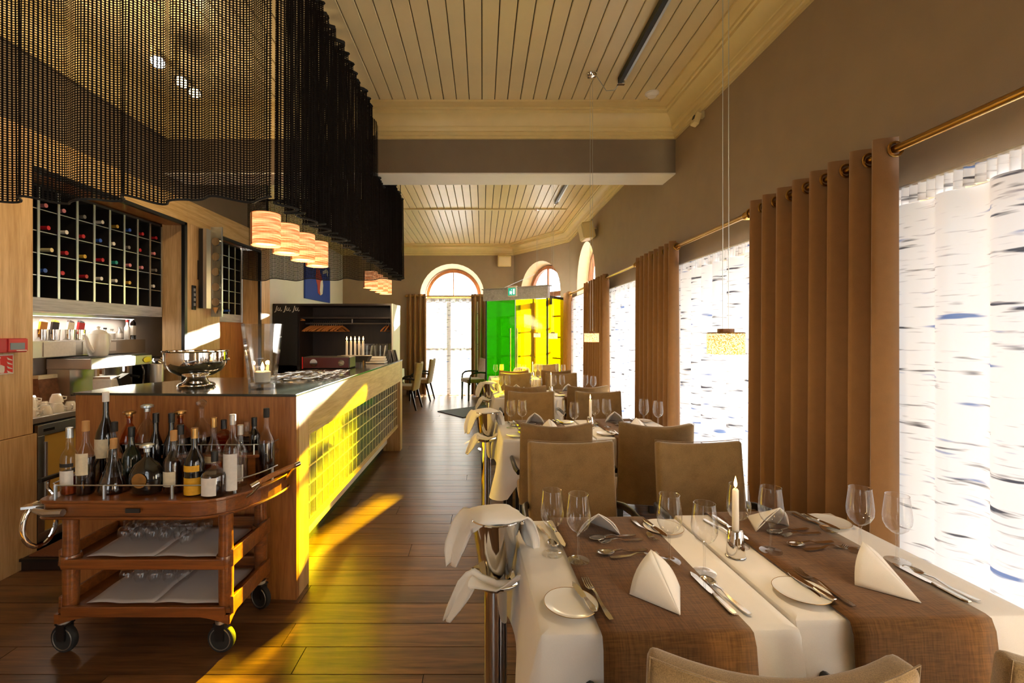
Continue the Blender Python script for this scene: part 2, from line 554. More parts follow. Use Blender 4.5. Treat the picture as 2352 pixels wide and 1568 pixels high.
m_lit = glow('exit_green',(0.02,0.42,0.22),0.9)
m_litw = glow('exit_white',(0.9,1.0,0.95),1.0)
m_blue = pbr('ultramarine_canvas','#1d3f9c',0.6,var=0.05)
m_ptred = pbr('rust_red_paint','#b0402a',0.6)
m_veneer = translucent('veneer_shade','#e0a468',0.5,0,veneer_tex,0.9)
m_bead = translucent('beaded_shade','#f0d090',0.5,0,beads_tex,0.9)
m_pool = glow('warm_diffuser',(1.0,0.72,0.35),6.0)
m_spot = glow('spot_bulb',(1.0,0.80,0.5),160)
m_orange = pbr('orange_lacquer','#d98a1c',0.4)
m_hang = pbr('hanger_wood','#b8743a',0.45)
m_mat = pbr('coir_mat','#6b3d1e',0.95,var=0.2,vscale=80)
m_tile = pbr('pale_splashback','#d8d2ca',0.35,var=0.03)
# ================================================================== THE SETTING
XR = 1.82          # window wall
XL = -2.97         # oak wall behind the bar
XL2 = -3.42        # white wall beyond it
YB = 11.30         # far wall
YN = -2.6          # wall behind the viewer
BY0, BY1 = 4.35, 4.66      # ceiling beam
Z1C, Z1 = 3.345, 3.60      # cornice foot and ceiling, near bay
Z2C, Z2 = 3.42, 3.67       # the same, far bay
DG0, DG1 = (0.77, YB), (XR, 9.65)      # slanted corner wall

def wall(name, a, b, z0, z1, ops, thick, mat, label, splay=0.10, nside=1):
    """straight wall from a to b, the room on its left (nside 1) or right (-1); openings are splayed, arched ones round-headed"""
    a, b = Vector(a), Vector(b)
    L = (b-a).length; d = (b-a)/L; n = Vector((-d.y, d.x))*nside
    def P(s, off, z):
        q = a + d*s + n*off
        return (q.x, q.y, z)
    def top(op, s, k):
        s0, s1, zb, zs, arch = op
        s0 += k; s1 -= k
        if not arch: return zs - k*0.3
        r = (s1-s0)/2; c = (s0+s1)/2
        return zs + math.sqrt(max(r*r-(s-c)**2, 0))
    mb = MB(); rv = MB()
    for off, k in ((0.0, 0.0), (-thick, splay)):
        cuts = {0.0, L}
        for op in ops:
            s0, s1 = op[0]+k, op[1]-k
            m = 18 if op[4] else 1
            for i in range(m+1):
                cuts.add(((s0+s1)/2 - (s1-s0)/2*math.cos(math.pi*i/m)) if op[4] else (s0 if i == 0 else s1))
        cs = sorted(cuts)
        for s, t in zip(cs, cs[1:]):
            mid = (s+t)/2
            op = next((o for o in ops if o[0]+k < mid < o[1]-k), None)
            if op is None:
                mb.add([P(s,off,z0),P(t,off,z0),P(t,off,z1),P(s,off,z1)], [(0,1,2,3)])
            else:
                if op[2] > z0: mb.add([P(s,off,z0),P(t,off,z0),P(t,off,op[2]),P(s,off,op[2])], [(0,1,2,3)])
                mb.add([P(s,off,top(op,s,k)),P(t,off,top(op,t,k)),P(t,off,z1),P(s,off,z1)], [(0,1,2,3)])
    for op in ops:
        s0, s1, zb, zs, arch = op
        path = lambda k: ([(s0+k, zb), (s0+k, zs if arch else zs-k*0.3)] + ([((s0+s1)/2 - ((s1-s0)/2-k)*math.cos(math.pi*i/18), zs+((s1-s0)/2-k)*math.sin(math.pi*i/18)) for i in range(1,18)] if arch else []) + [(s1-k, zs if arch else zs-k*0.3), (s1-k, zb)])
        pi, po = path(0.0), path(splay)
        for i in range(len(pi)):
            j = (i+1) % len(pi)
            rv.add([P(pi[i][0],0,pi[i][1]),P(pi[j][0],0,pi[j][1]),P(po[j][0],-thick,po[j][1]),P(po[i][0],-thick,po[i][1])], [(0,1,2,3)])
    o = mk(name, mb, mat, label=label, cat='wall', kind='structure')
    if ops: mk('window_reveal', rv, m_reveal, o)
    return o

# window wall: openings (s along Y from YN)
WINS = [(-1.30, 0.15), (0.45, 2.15), (2.62, 4.22), (4.78, 6.35)]  # first opening is unseen, added behind the camera for daylight
ops = [(y0-YN, y1-YN, 0.12, 2.14, False) for y0, y1 in WINS] + [(7.45-YN, 8.87-YN, 0.12, 2.42, True)]
wall('wall_right', (XR, YN), (XR, 9.65), 0, 3.9, ops, 0.30, m_wall, 'taupe painted window wall beside the dining tables', 0.05, 1)
dl = (Vector(DG1)-Vector(DG0)).length
wall('wall_corner', DG1, DG0, 0, 3.9, [(0.28, dl-0.28, 0.02, 2.46, True)], 0.34, m_wall, 'slanted taupe corner wall behind the green glass porch', 0.10, 1)
wall('wall_back', DG0, (XL2, YB), 0, 3.9, [(0.77-0.05, 0.77+1.53, 0.03, 2.43, True)], 0.34, m_wall, 'taupe far wall with the arched window', 0.12, 1)
wall('wall_rear', (XL2-0.6, YN), (XR, YN), 0, 3.9, [(1.2,2.8,0.3,2.3,True)], 0.1, m_wall, 'taupe wall closing the near end of the room', 0, 1)
for s_ in (2.0,):
    portal('daylight_portal', (XL2-0.6+s_, YN-0.1, 1.7), 1.5, 2.8, 0)
for y0, y1 in WINS:
    portal('daylight_portal', (XR+0.31, (y0+y1)/2, 1.13), y1-y0, 2.0, R(90))
portal('daylight_portal', (XR+0.31, 8.16, 1.6), 1.4, 3.0, R(90))
portal('daylight_portal', (-0.73, YB+0.36, 1.6), 1.45, 3.2, R(180))
portal('daylight_portal', (1.295+0.30, 10.47+0.19, 1.6), 1.45, 3.2, R(180-57.5))

# floor: planks laid across the room
floor_mb = MB().box(XL2-0.6, YN, -0.06, XR+0.3, YB+0.35, -0.012)
floor = mk('floor', floor_mb, m_dark, label='dark walnut plank floor with sunlight streaks', cat='floor', kind='structure')
pl = MB().box(-0.5, -0.5, -0.012, 0.5, 0.5, 0.0)
pw = 0.181
proto = None
y = -1.02
row = 0
while y < YB:
    w = min(pw, YB-y)
    x = XL2 - random.random()*0.8
    if y < 6.2: x = XL - random.random()*0.8
    while x < XR:
        ln = random.choice([1.4, 1.7, 2.0, 2.3])
        x1 = min(x+ln, XR)
        xa = max(x, XL2 if y > 6.2 else XL)
        if x1-xa > 0.08:
            c = ((xa+x1)/2, y+w/2, 0)
            sc3 = ((x1-xa)-0.004, w-0.0045, 1)
            if proto is None:
                proto = mk('plank', pl, m_floor, floor, c); proto.scale = sc3
            else:
                same(proto, floor, c, None, sc3)
        x += ln
    y += pw
    row += 1

# ceilings: painted boards running the length of the room
def ceiling(name, y0, y1, z, label, pitch, gap, thick):
    c = mk(name, MB().box(XL2-0.6, y0, z+thick, XR+0.3, y1, z+thick+0.05), m_dark, label=label, cat='ceiling', kind='structure')
    bm = MB()
    h = (y1-y0)/2
    bm.add([(-pitch/2+gap/2,-h,thick),(-pitch/2+gap/2,-h,0.004),(-pitch/2+gap/2+0.004,-h,0),(pitch/2-gap/2-0.004,-h,0),(pitch/2-gap/2,-h,0.004),(pitch/2-gap/2,-h,thick),
            (-pitch/2+gap/2,h,thick),(-pitch/2+gap/2,h,0.004),(-pitch/2+gap/2+0.004,h,0),(pitch/2-gap/2-0.004,h,0),(pitch/2-gap/2,h,0.004),(pitch/2-gap/2,h,thick)],
           [(0,1,7,6),(1,2,8,7),(2,3,9,8),(3,4,10,9),(4,5,11,10)])
    p0 = None
    x = XR - pitch/2
    while x > XL2-0.5:
        if p0 is None: p0 = mk('plank', bm, m_cream, c, (x,(y0+y1)/2,z))
        else: same(p0, c, (x,(y0+y1)/2,z))
        x -= pitch
    return c
ceiling('ceiling', YN, BY0, Z1, 'cream tongue-and-groove board ceiling of the near bay', 0.114, 0.006, 0.014)
c2 = ceiling('ceiling_far', BY1, YB+0.2, Z2, 'glossy cream board ceiling of the far bay beyond the beam', 0.118, 0.010, 0.018)
mk('cross_batten', MB().box(XL2, 7.95, Z2-0.025, 1.45, 8.0, Z2), m_cream, c2, bevel=0.004)

beam = mk('beam', MB().box(XL2-0.2, BY0, 3.03, XR, BY1, 3.9), m_beam, label='grey brown ceiling beam between the two bays', cat='beam', kind='structure')
mk('soffit_panel', MB().box(XL2-0.2, BY0-0.004, 3.018, XR, BY1+0.004, 3.03), m_white, beam)

def molding(name, path, prof, mat, label):
    """cornice run along path (room on the left of the direction of travel)"""
    pts = [Vector(p) for p in path]; k = len(pts)
    ns = []
    for i in range(k):
        dirs = []
        if i > 0: dirs.append((pts[i]-pts[i-1]).normalized())
        if i < k-1: dirs.append((pts[i+1]-pts[i]).normalized())
        nn = [Vector((-d.y, d.x)) for d in dirs]
        if len(nn) == 1: ns.append(nn[0])
        else:
            m = (nn[0]+nn[1]).normalized(); ns.append(m/max(m.dot(nn[0]),0.2))
    mb = MB(); q = len(prof)
    for p, n in zip(pts, ns):
        for off, z in prof:
            w = p + n*off
            mb.v.append((w.x, w.y, z))
    for i in range(k-1):
        for j in range(q-1):
            mb.f.append((i*q+j, (i+1)*q+j, (i+1)*q+j+1, i*q+j+1))
    return mk(name, mb, mat, smooth=True, ang=30, label=label, cat='cornice', kind='structure')
def prof(zb, zc):
    h = zc-zb
    return [(0.0,zb),(0.022,zb),(0.022,zb+0.022),(0.035,zb+0.026),(0.035,zb+0.055),(0.05,zb+0.060),(0.058,zb+0.078),(0.058,zb+0.095),
            (0.066,zb+0.10),(0.075,zb+0.13),(0.10,zb+0.165),(0.135,zb+0.185),(0.135,zc-0.045),(0.15,zc-0.040),(0.15,zc-0.020),(0.24,zc-0.018),(0.24,zc)]
molding('trim_1', [(XR, YN),(XR, BY0),(XL, BY0),(XL, YN)], prof(Z1C, Z1), m_cornice, 'stepped cream cornice around the near bay')
molding('trim_2', [(XR, BY1),(XR, 9.65),(0.77,YB),(XL2,YB),(XL2,BY1)], prof(Z2C, Z2), m_cornice, 'stepped cream cornice around the far bay')

# oak wall behind the bar, with two recesses
wl = thing('wall_left', 'oak panelled wall behind the bar with two recesses', 'wall', (XL,0,0), kind='structure')
def wp(name, x0,y0,z0,x1,y1,z1, mat, bev=0.002):
    return mk(name, MB().box(x0-XL,y0,z0,x1-XL,y1,z1), mat, wl, bevel=bev)
wp('oak_panel', XL-0.08, YN, 0.86, XL, 1.40, 2.86, m_oak)
wp('oak_panel', XL-0.08, 1.404, 0.86, XL, 3.05, 2.86, m_oak)
wp('oak_panel', XL-0.08, YN, 0.0, XL+0.012, 1.40, 0.856, m_oak)
wp('oak_panel', XL-0.08, 1.404, 0.0, XL+0.012, 3.065, 0.856, m_oak)
wp('header_panel', XL-0.10, 3.05, 2.63, XL, 4.64, 2.86, m_oakx)
wp('header_panel', XL-0.10, 4.643, 2.63, XL, 6.45, 2.86, m_oakx)
wp('pilaster', XL-0.25, 4.64, 0.0, XL, 5.22, 2.63, m_oak)
wp('pilaster', XL-0.25, 6.2, 0.0, XL, 6.45, 2.63, m_oak)
wp('recess_panel', XL-0.27, 5.22, 0.0, XL-0.235, 6.2, 1.66, m_oakd)
wp('recess_soffit', XL-0.6, 3.05, 2.66, XL-0.10, 6.2, 2.70, m_oakd)
wp('recess_top', XL-0.22, 3.07, 2.605, XL-0.02, 4.64, 2.63, m_oakd)
wp('track', XL-0.03, 3.05, 2.60, XL+0.004, 4.64, 2.63, m_black, 0)
wp('track', XL-0.03, 4.60, 0.95, XL+0.004, 4.64, 2.63, m_black, 0)
wp('track', XL-0.03, 5.22, 2.60, XL+0.004, 6.2, 2.63, m_black, 0)
wp('track', XL-0.03, 6.17, 0.95, XL+0.004, 6.2, 2.63, m_black, 0)
wp('splashback', XL-0.66, 2.6, 0.0, XL-0.61, 6.3, 2.7, m_tile)
wp('return_panel', XL-0.66, 2.95, 0.0, XL-0.08, 3.008, 2.86, m_oakd)
wp('upper_wall', XL-0.30, YN, 2.862, XL-0.02, 6.45, 3.9, m_beam, 0)
wp('end_panel', XL-0.7, 6.4, 0.0, XL-0.02, 6.45, 3.9, m_white, 0)
mk('wall_far_left', MB().box(XL2-0.1, 6.45, 0, XL2, YB+0.1, 3.9), m_white, label='white wall behind the wardrobe with the blue painting', cat='wall', kind='structure')

# ------------------------------------------------------------------ windows
def rect_window(n, y0, y1):
    w = thing('window_%d'%n, '', 'window', (XR+0.24,(y0+y1)/2,0), kind='structure')
    h = (y1-y0)/2-0.05
    fr = MB()
    for s in (-1,1): fr.box(-0.03, s*h-0.03, 0.12, 0.03, s*h+0.03, 2.12)
    fr.box(-0.03,-h,2.05,0.03,h,2.12); fr.box(-0.03,-h,0.12,0.03,h,0.2)
    mk('window_frame', fr, m_frame, w)
    mk('mullion', MB().box(-0.02,-0.02,0.2,0.02,0.02,2.05), m_frame, w)
    for s in (-1,1):
        mk('pane', MB().box(-0.003, min(0.02*s,s*(h-0.03)),0.2,0.003,max(0.02*s,s*(h-0.03)),2.05), m_pane, w)
    return w
tx = ['window behind the viewer beside the dining tables','tall window behind the nearest printed sheer','tall window between the two nearest camel curtains','third tall window along the dining tables']
for i,(y0,y1) in enumerate(WINS):
    rect_window(i+1, y0, y1)['label'] = tx[i]

def arch_window(name, c, rz, wd, zs, zb, label, transom=2.42, door=False):
    """round-headed timber window; local X across, local -Y into the room"""
    w = thing(name, label, 'window' if not door else 'door', (c[0],c[1],0), rz, kind='structure')
    r = wd/2; fw = 0.075
    def arc(rr, n=20): return [(rr*math.cos(math.pi*i/n), zs+rr*math.sin(math.pi*i/n)) for i in range(n+1)]
    a, b = arc(r), arc(r-fw)
    fr = MB()
    for (x0,z0),(x1,z1),(x2,z2),(x3,z3) in zip(a,a[1:],b[1:],b):
        fr.add([(x0,-0.04,z0),(x1,-0.04,z1),(x2,-0.04,z2),(x3,-0.04,z3),(x0,0.04,z0),(x1,0.04,z1),(x2,0.04,z2),(x3,0.04,z3)],
               [(0,1,2,3),(7,6,5,4),(3,2,6,7),(0,4,5,1)])
    for s in (-1,1): fr.box(min(s*r,s*(r-fw)),-0.04,zb,max(s*r,s*(r-fw)),0.04,zs)
    mk('window_frame', fr, m_frame, w)
    mk('transom', MB().box(-r,-0.05,transom-0.05,r,0.05,transom+0.04), m_frame, w, bevel=0.006)
    mk('glazing_bar', MB().box(-0.015,-0.02,transom,0.015,0.02,zs+r-fw), m_frame, w)
    for s in (-1,1):
        poly = [(0.0,transom)] + [((r-fw)*math.cos(math.pi*i/20)*s, zs+(r-fw)*math.sin(math.pi*i/20)) for i in range(0,11)]
        poly = [(0.0,transom),(s*(r-fw),transom)] + [(s*(r-fw)*math.cos(math.pi*i/20), zs+(r-fw)*math.sin(math.pi*i/20)) for i in range(0,11)]
        p = MB(); n = len(poly)
        p.v = [(x,0.0,z) for x,z in poly]; p.f = [tuple(range(n))]
        mk('pane', p, m_pane, w)
    for s in (-1,1):
        rows = 5 if door else 2; sw = 0.055 if door else 0.05; rh = 0.018 if door else 0.022
        st = MB(); x0, x1 = (0.0,r-fw) if s>0 else (-(r-fw),0.0)
        st.box(x0,-0.025,zb,x0+sw,0.025,transom-0.05); st.box(x1-sw,-0.025,zb,x1,0.025,transom-0.05)
        zz = [zb+ (transom-0.05-zb)*i/rows for i in range(rows+1)]
        for z in zz: st.box(x0+sw,-0.025,max(z-rh,zb),x1-sw,0.025,min(z+rh,transom-0.05))
        leaf = mk('leaf', st, m_frame, w)
        for z, t in zip(zz,zz[1:]):
            mk('pane', MB().box(x0+sw,-0.003,z+rh,x1-sw,0.003,t-rh), m_pane, leaf)
    return w
arch_window('window_5', (-0.72, YB+0.27), 0, 1.36, 2.43, 0.03, 'round-headed timber window in the far wall')
arch_window('window_6', (XR+0.24, 8.16), R(-90), 1.34, 2.42, 0.12, 'round-headed window high beside the far table')
arch_window('window_7', (XL2-0.6+2.0, YN-0.06), R(180), 1.5, 2.3, 0.3, 'round-headed window in the near end wall', transom=2.3)  # added out of view to light the room from behind the camera
nd_ = Vector((1.65,1.05)).normalized()
arch_window('door_1', (1.295+nd_.x*0.26, 10.475+nd_.y*0.26), math.atan2(-1.65,1.05), 1.22, 2.46, 0.02, 'glazed timber street door under a sunlit arch', door=True)

# ------------------------------------------------------------------ curtains
def wavy(p0, p1, z0, z1, amp, wl_, nz=6, jitter=0.0, seed=0, sharp=0.0, hem=0.0):
    rnd = random.Random(seed)
    p0, p1 = Vector(p0), Vector(p1); L = (p1-p0).length; d = (p1-p0)/L; n = Vector((-d.y,d.x))
    nw = max(1, round(L/wl_)); nu = nw*12
    ph = [rnd.uniform(-jitter,jitter) for _ in range(nw+2)]; am = [1+rnd.uniform(-jitter,jitter) for _ in range(nw+2)]
    pts = []
    for i in range(nu+1):
        t = i/nu; w = t*nw; k = int(w)
        f = w-k
        a = am[k]*(1-f)+am[k+1]*f; p = ph[k]*(1-f)+ph[k+1]*f
        s = math.sin(2*math.pi*(w+p*0.5))
        s = math.copysign(abs(s)**(1-sharp), s)
        pts.append((p0 + d*(t*L), a*amp*s))
    # arc length
    acc = [0.0]
    for (q0,o0),(q1,o1) in zip(pts,pts[1:]):
        acc.append(acc[-1]+(((q1+n*o1)-(q0+n*o0)).length))
    mb = MB()
    def fn(u, v):
        i = round(u*nu); q,o = pts[i]
        k = 0.75+0.25*(1-v) if False else (1.0+0.25*(1-v))
        w = q + n*(o*k)
        zb = z0 + hem*math.sin(2*math.pi*(i/nu)*nw*0.5+seed)
        return (w.x, w.y, zb + (z1-zb)*v)
    mb.grid(fn, nu, nz, lambda u,v: (acc[round(u*nu)], v*(z1-z0)))
    return mb, [ (q+n*o) for q,o in pts ], nw

def eyelet_curtain(p0, p1, ztop, label, wl_=0.128, amp=0.055, seed=1, z0=0.03, rings=True):
    mid = ((p0[0]+p1[0])/2, (p0[1]+p1[1])/2, 0)
    t = thing('eyelet_curtain', label, 'curtain', mid, group='camel eyelet curtains')
    a = (p0[0]-mid[0], p0[1]-mid[1]); b = (p1[0]-mid[0], p1[1]-mid[1])
    mb, pts, nw = wavy(a, b, z0, ztop, amp, wl_, 8, 0.12, seed)
    mk('fabric', mb, m_curt, t, smooth=True, ang=80, solid=0.004)
    if rings:
        d = (Vector(b)-Vector(a)).normalized()
        pr = None
        for i in range(nw*2+1):
            q = Vector(a) + (Vector(b)-Vector(a))*(i/(nw*2))
            ring = [(0.0,0.028*math.cos(2*math.pi*k/14),0.028*math.sin(2*math.pi*k/14)) for k in range(14)]
            if pr is None: pr = mk('eyelet', MB().tube(ring,0.006,6,True), m_brass, t, smooth=True)
            same(pr, t, (q.x,q.y,ztop-0.05), (0,0,math.atan2(d.y,d.x)+R(0))) if i else setattr(pr,'location',(q.x,q.y,ztop-0.05)) or setattr(pr,'rotation_euler',(0,0,math.atan2(d.y,d.x)))
    return t
def rod(p0, p1, z, label, r=0.016):
    mid = ((p0[0]+p1[0])/2,(p0[1]+p1[1])/2,z)
    t = thing('curtain_rod', label, 'curtain rod', mid, group='brass curtain rods')
    a = Vector((p0[0]-mid[0],p0[1]-mid[1],0)); b = -a
    mk('pole', MB().tube([a,b], r, 12), m_brass, t, smooth=True)
    m_ = MB().tube([a*0.02-(b*0.03), b*0.03], r+0.003, 12)
    mk('joint_sleeve', m_, m_brass, t, smooth=True)
    for q in (a,b): mk('finial', MB().sphere(q, r*1.5, 10, 6), m_brass, t, smooth=True)
    d = (b-a).normalized(); n = Vector((d.y,-d.x,0))
    for q in (a*0.93,b*0.93):
        mk('bracket', MB().tube([q, q+n*0.15], 0.009, 6), m_brass, t)
    return t
XC = 1.665
ZR = 2.262
rod((XC,YN+0.3),(XC,2.86),ZR,'brass curtain rod running towards the viewer above the nearest sheer')
rod((XC,2.92),(XC,4.97),ZR,'brass curtain rod above the second window')
rod((XC,5.03),(XC,7.45),ZR,'brass curtain rod above the third window')
rod((XC,7.5),(XC,9.35),ZR,'brass curtain rod in front of the arched side window')
eyelet_curtain((XC,1.86),(XC,2.86),ZR+0.05,'broad camel curtain nearest the foreground table',0.125,0.058,3)
eyelet_curtain((XC,3.95),(XC,4.95),ZR+0.05,'camel curtain between the second and third windows',0.125,0.055,5)
eyelet_curtain((XC,6.15),(XC,7.42),ZR+0.05,'camel curtain behind the small far pendant lamp',0.14,0.055,8)
eyelet_curtain((XC,8.72),(XC,9.3),ZR+0.05,'narrow camel curtain beside the green glass porch',0.13,0.05,9)
YS = YB-0.10
rod((-1.86,YS),(0.12,YS),2.42,'brass curtain rod across the arched far window')
eyelet_curtain((-1.84,YS),(-1.36,YS),2.47,'camel curtain at the wardrobe end of the far window',0.12,0.05,12)
eyelet_curtain((-0.27,YS),(0.10,YS),2.47,'camel curtain of the far window beside the green porch',0.12,0.05,14)

def sheer(p0, p1, ztop, z0, label, seed, ms=None):
    ms = ms or m_sheer
    mid = ((p0[0]+p1[0])/2,(p0[1]+p1[1])/2,0)
    t = thing('sheer_curtain', label, 'curtain', mid, group='printed sheer curtains')
    a = (p0[0]-mid[0],p0[1]-mid[1]); b = (p1[0]-mid[0],p1[1]-mid[1])
    mb, pts, nw = wavy(a,b,z0,ztop-0.07,0.028,0.19,6,0.35,seed,0.35)
    for k in mb.uv: mb.uv[k] = (mb.uv[k][0]+seed*3.1, mb.uv[k][1]+seed*1.3)
    mk('fabric', mb, ms, t, smooth=True, ang=80)
    hb, _, _ = wavy(a,b,ztop-0.07,ztop,0.010,0.035,2,0.2,seed+1)
    mk('gathered_heading', hb, ms, t, smooth=True, ang=80)
    d = (Vector(b)-Vector(a)).normalized(); n = Vector((-d.y,d.x))
    A = Vector((a[0],a[1],ztop+0.006)); B = Vector((b[0],b[1],ztop+0.006))
    mk('track', MB().tube([A,B],0.008,6), m_white, t)
    return t
XS = 1.735
sheer((XS,0.34),(XS,2.24),2.115,0.06,'printed sheer with blue strokes beside the foreground table',2,m_sheer_n)
sheer((XS,2.54),(XS,4.32),2.115,0.06,'printed sheer behind the beaded pendant lamp',4,m_sheer_m)
sheer((XS,4.70),(XS,6.45),2.115,0.06,'printed sheer at the third window',6)
sheer((XS,7.40),(XS,8.95),2.20,0.06,'narrow printed sheer below the arched side window',7)
sheer((-1.46,YB-0.04),(-0.10,YB-0.04),2.36,0.03,'printed sheer in the arched far window',9,m_sheer2)
# ================================================================== THE BAR
XB = -1.06; ZB = 1.173
bar = thing('bar_counter', 'long oak bar counter with lit glass front and dark glass top', 'bar counter', (XB, 2.63, 0))
def bp(name, mb, mat, **k):
    mb.xf(Matrix.Translation((-XB,-2.63,0)))
    return mk(name, mb, mat, bar, **k)
yn0 = 2.63; yl0 = 2.70; xl = -2.38; ye = 6.10
bp('end_panel', MB().prism([(xl,yl0),(XB,yn0),(XB,yn0+0.036),(xl,yl0+0.036)],0.0,ZB-0.014), m_oakd)
bp('front_jamb', MB().box(XB-0.10,yn0+0.038,0,XB,yn0+0.19,ZB-0.014), m_oak)
bp('front_jamb', MB().box(XB-0.30,ye-0.14,0,XB,ye,ZB-0.014), m_oak)
bp('front_fascia', MB().box(XB-0.08,yn0+0.19,0.90,XB,4.35,ZB-0.014), m_oakx)
bp('front_fascia', MB().box(XB-0.08,4.353,0.90,XB,ye-0.14,ZB-0.014), m_oakx)
bp('glass_top', MB().prism([(xl-0.01,yl0-0.01),(XB+0.004,yn0-0.012),(XB+0.004,ye+0.004),(XB-0.62,ye+0.004),(XB-0.62,3.62),(xl+0.25,3.62),(xl-0.01,3.10)],ZB-0.014,ZB), m_slate, bevel=0.002)
bp('carcass', MB().box(XB-0.60,yn0+0.24,0.10,XB-0.17,ye-0.15,ZB-0.016), m_white)
bp('return_carcass', MB().box(xl+0.03,yl0+0.05,0.0,XB-0.61,3.50,ZB-0.016), m_oakd)
bp('plinth', MB().box(XB-0.58,yn0+0.2,0.0,XB-0.22,ye-0.14,0.10), m_black)
gy0, gy1, gz0, gz1 = yn0+0.19, ye-0.14, 0.335, 0.90
nc, nr = 26, 5
cw, ch = (gy1-gy0)/nc, (gz1-gz0)/nr
pp = MB().box(-0.004,-cw/2+0.003,-ch/2+0.003,0.004,cw/2-0.003,ch/2-0.003)
p0 = None
for i in range(nc):
    for j in range(nr):
        l = (-0.045, gy0+cw*(i+0.5)-2.63, gz0+ch*(j+0.5))
        if p0 is None: p0 = mk('glass_pane', pp, m_frost, bar, l)
        else: same(p0, bar, l)
hb = MB().box(-0.005,gy0-2.63,-0.0045,0.006,gy1-2.63,0.0045); vb = MB().box(-0.005,-0.0045,gz0,0.006,0.0045,gz1)
h0 = None
for j in range(nr+1):
    l = (-0.045,0,gz0+ch*j)
    if h0 is None: h0 = mk('grid_bar', hb, m_cornice, bar, l)
    else: same(h0, bar, l)
h0 = None
for i in range(nc+1):
    l = (-0.045,gy0+cw*i-2.63,0)
    if h0 is None: h0 = mk('grid_upright', vb, m_cornice, bar, l)
    else: same(h0, bar, l)
bp('shelf_light', MB().box(XB-0.165,gy0+0.05,gz0+0.17,XB-0.10,gy1-0.05,gz0+0.19), m_white)
bp('bottom_rail', MB().box(XB-0.17,gy0,gz0-0.03,XB-0.03,gy1,gz0), m_oakx)
wt = mk('bar_worktop', MB().box(-2.2,3.64,0.86,-1.70,6.0,0.90), m_black, label='low black worktop behind the bar counter', cat='worktop')
mk('cabinet_side', MB().box(-2.15,3.66,0.0,-1.72,5.98,0.86), m_black, wt)
cb_ = thing('cutting_board', 'orange board lying on the worktop behind the bar', 'board', (-2.02,3.9,1.08))
mk('board_slab', MB().box(-0.17,-0.02,0,0.30,0.1,0.05), m_orange, cb_, bevel=0.004)
mk('board_rack', MB().box(-0.15,0.0,-0.18,0.28,0.09,0), m_black, cb_)

# ================================================================== NET CANOPY over the bar
net = thing('net_canopy', 'black net curtain hanging from the ceiling around the bar', 'curtain', (-1.9,4.0,2.18))
def netside(p0, p1, z0, z1, amp, wl_, seed, sharp=0.3, jit=0.5):
    mb, pts, nw = wavy((p0[0]+1.9,p0[1]-4.0),(p1[0]+1.9,p1[1]-4.0), z0-2.18, z1-2.18, amp, wl_, 5, jit, seed, sharp, 0.012)
    o = mk('net_panel', mb, m_net, net, smooth=True, ang=80)
    nu = len(pts)
    hem = [mb.v[i] for i in range(nu)]
    mk('hem_cord', MB().tube(hem, 0.0065, 5), m_hem, net)
    top = [mb.v[len(mb.v)-nu+i] for i in range(0,nu,3)]
    mk('heading_tape', MB().tube(top, 0.012, 5), m_hem, net)
netside((-3.0,2.40),(-1.05,2.36), 2.205, 3.56, 0.035, 0.235, 31, 0.25, 0.55)
netside((-1.04,2.38),(-1.02,4.33), 2.19, 3.57, 0.042, 0.13, 33, 0.2, 0.4)
netside((-1.02,4.33),(-1.02,4.72), 2.20, 3.00, 0.045, 0.11, 34, 0.2, 0.4)
netside((-1.02,4.72),(-1.03,5.82), 2.20, 3.20, 0.042, 0.13, 35, 0.2, 0.4)
netside((-1.03,5.83),(-3.05,5.86), 2.20, 3.20, 0.025, 0.22, 36, 0.2, 0.5)
lower = [(-1.03,4.70),(-1.03,5.84),(-3.0,5.86)]
mk('canopy_rail', MB().tube([(x+1.9,y-4.0,3.21-2.18) for x,y in lower], 0.012, 6), m_black, net)
for y in (4.75,5.8):
    mk('suspension_rod', MB().tube([(-1.03+1.9,y-4.0,3.21-2.18),(-1.03+1.9,y-4.0,Z2-2.18)],0.005,6), m_black, net)

# spotlights inside the canopy
tr = thing('spotlight_track', 'ceiling track with three spotlights behind the net, one glaring', 'spotlight', (-2.13,3.1,3.33))
mk('track_bar', MB().box(-0.012,-0.12,0.02,0.012,0.38,0.045), m_cornice, tr)
mk('stem', MB().box(-0.008,0.10,0.045,0.008,0.12,0.27), m_cornice, tr)
for i,(yy,lit) in enumerate(((-0.06,True),(0.17,False),(0.32,False))):
    h = MB().lathe([(0.012,0.0),(0.035,-0.02),(0.045,-0.11),(0.040,-0.115)],14)
    h.xf(Matrix.Translation((0.0,yy,0.02)) @ Matrix.Rotation(R(-38),4,'X') @ Matrix.Rotation(R(-20),4,'Y'))
    hd = mk('spot_head', h, m_chrome if not lit else m_steel, tr, smooth=True)
    b = MB().lathe([(0.0,0.0),(0.036,0.001),(0.0,0.004)],14)
    b.xf(Matrix.Translation((0.0,yy,0.02)) @ Matrix.Rotation(R(-38),4,'X') @ Matrix.Rotation(R(-20),4,'Y') @ Matrix.Translation((0,0,-0.120)))
    mk('bulb_face', b, m_spot if lit else m_pool, hd)
def lamp_light(name, loc, w, c=(1,0.72,0.42), r=0.03, typ='POINT'):
    d = bpy.data.lights.new(name, typ); d.energy = w; d.color = c
    d.shadow_soft_size = r
    o = bpy.data.objects.new(name, d); col.objects.link(o); o.location = loc
    return o
lamp_light('spot_glow', (-2.12,2.85,3.20), 12, (1,0.74,0.42), 0.05)
lamp_light('spot_glow', (-2.12,3.42,3.18), 8, (1,0.74,0.42), 0.05)

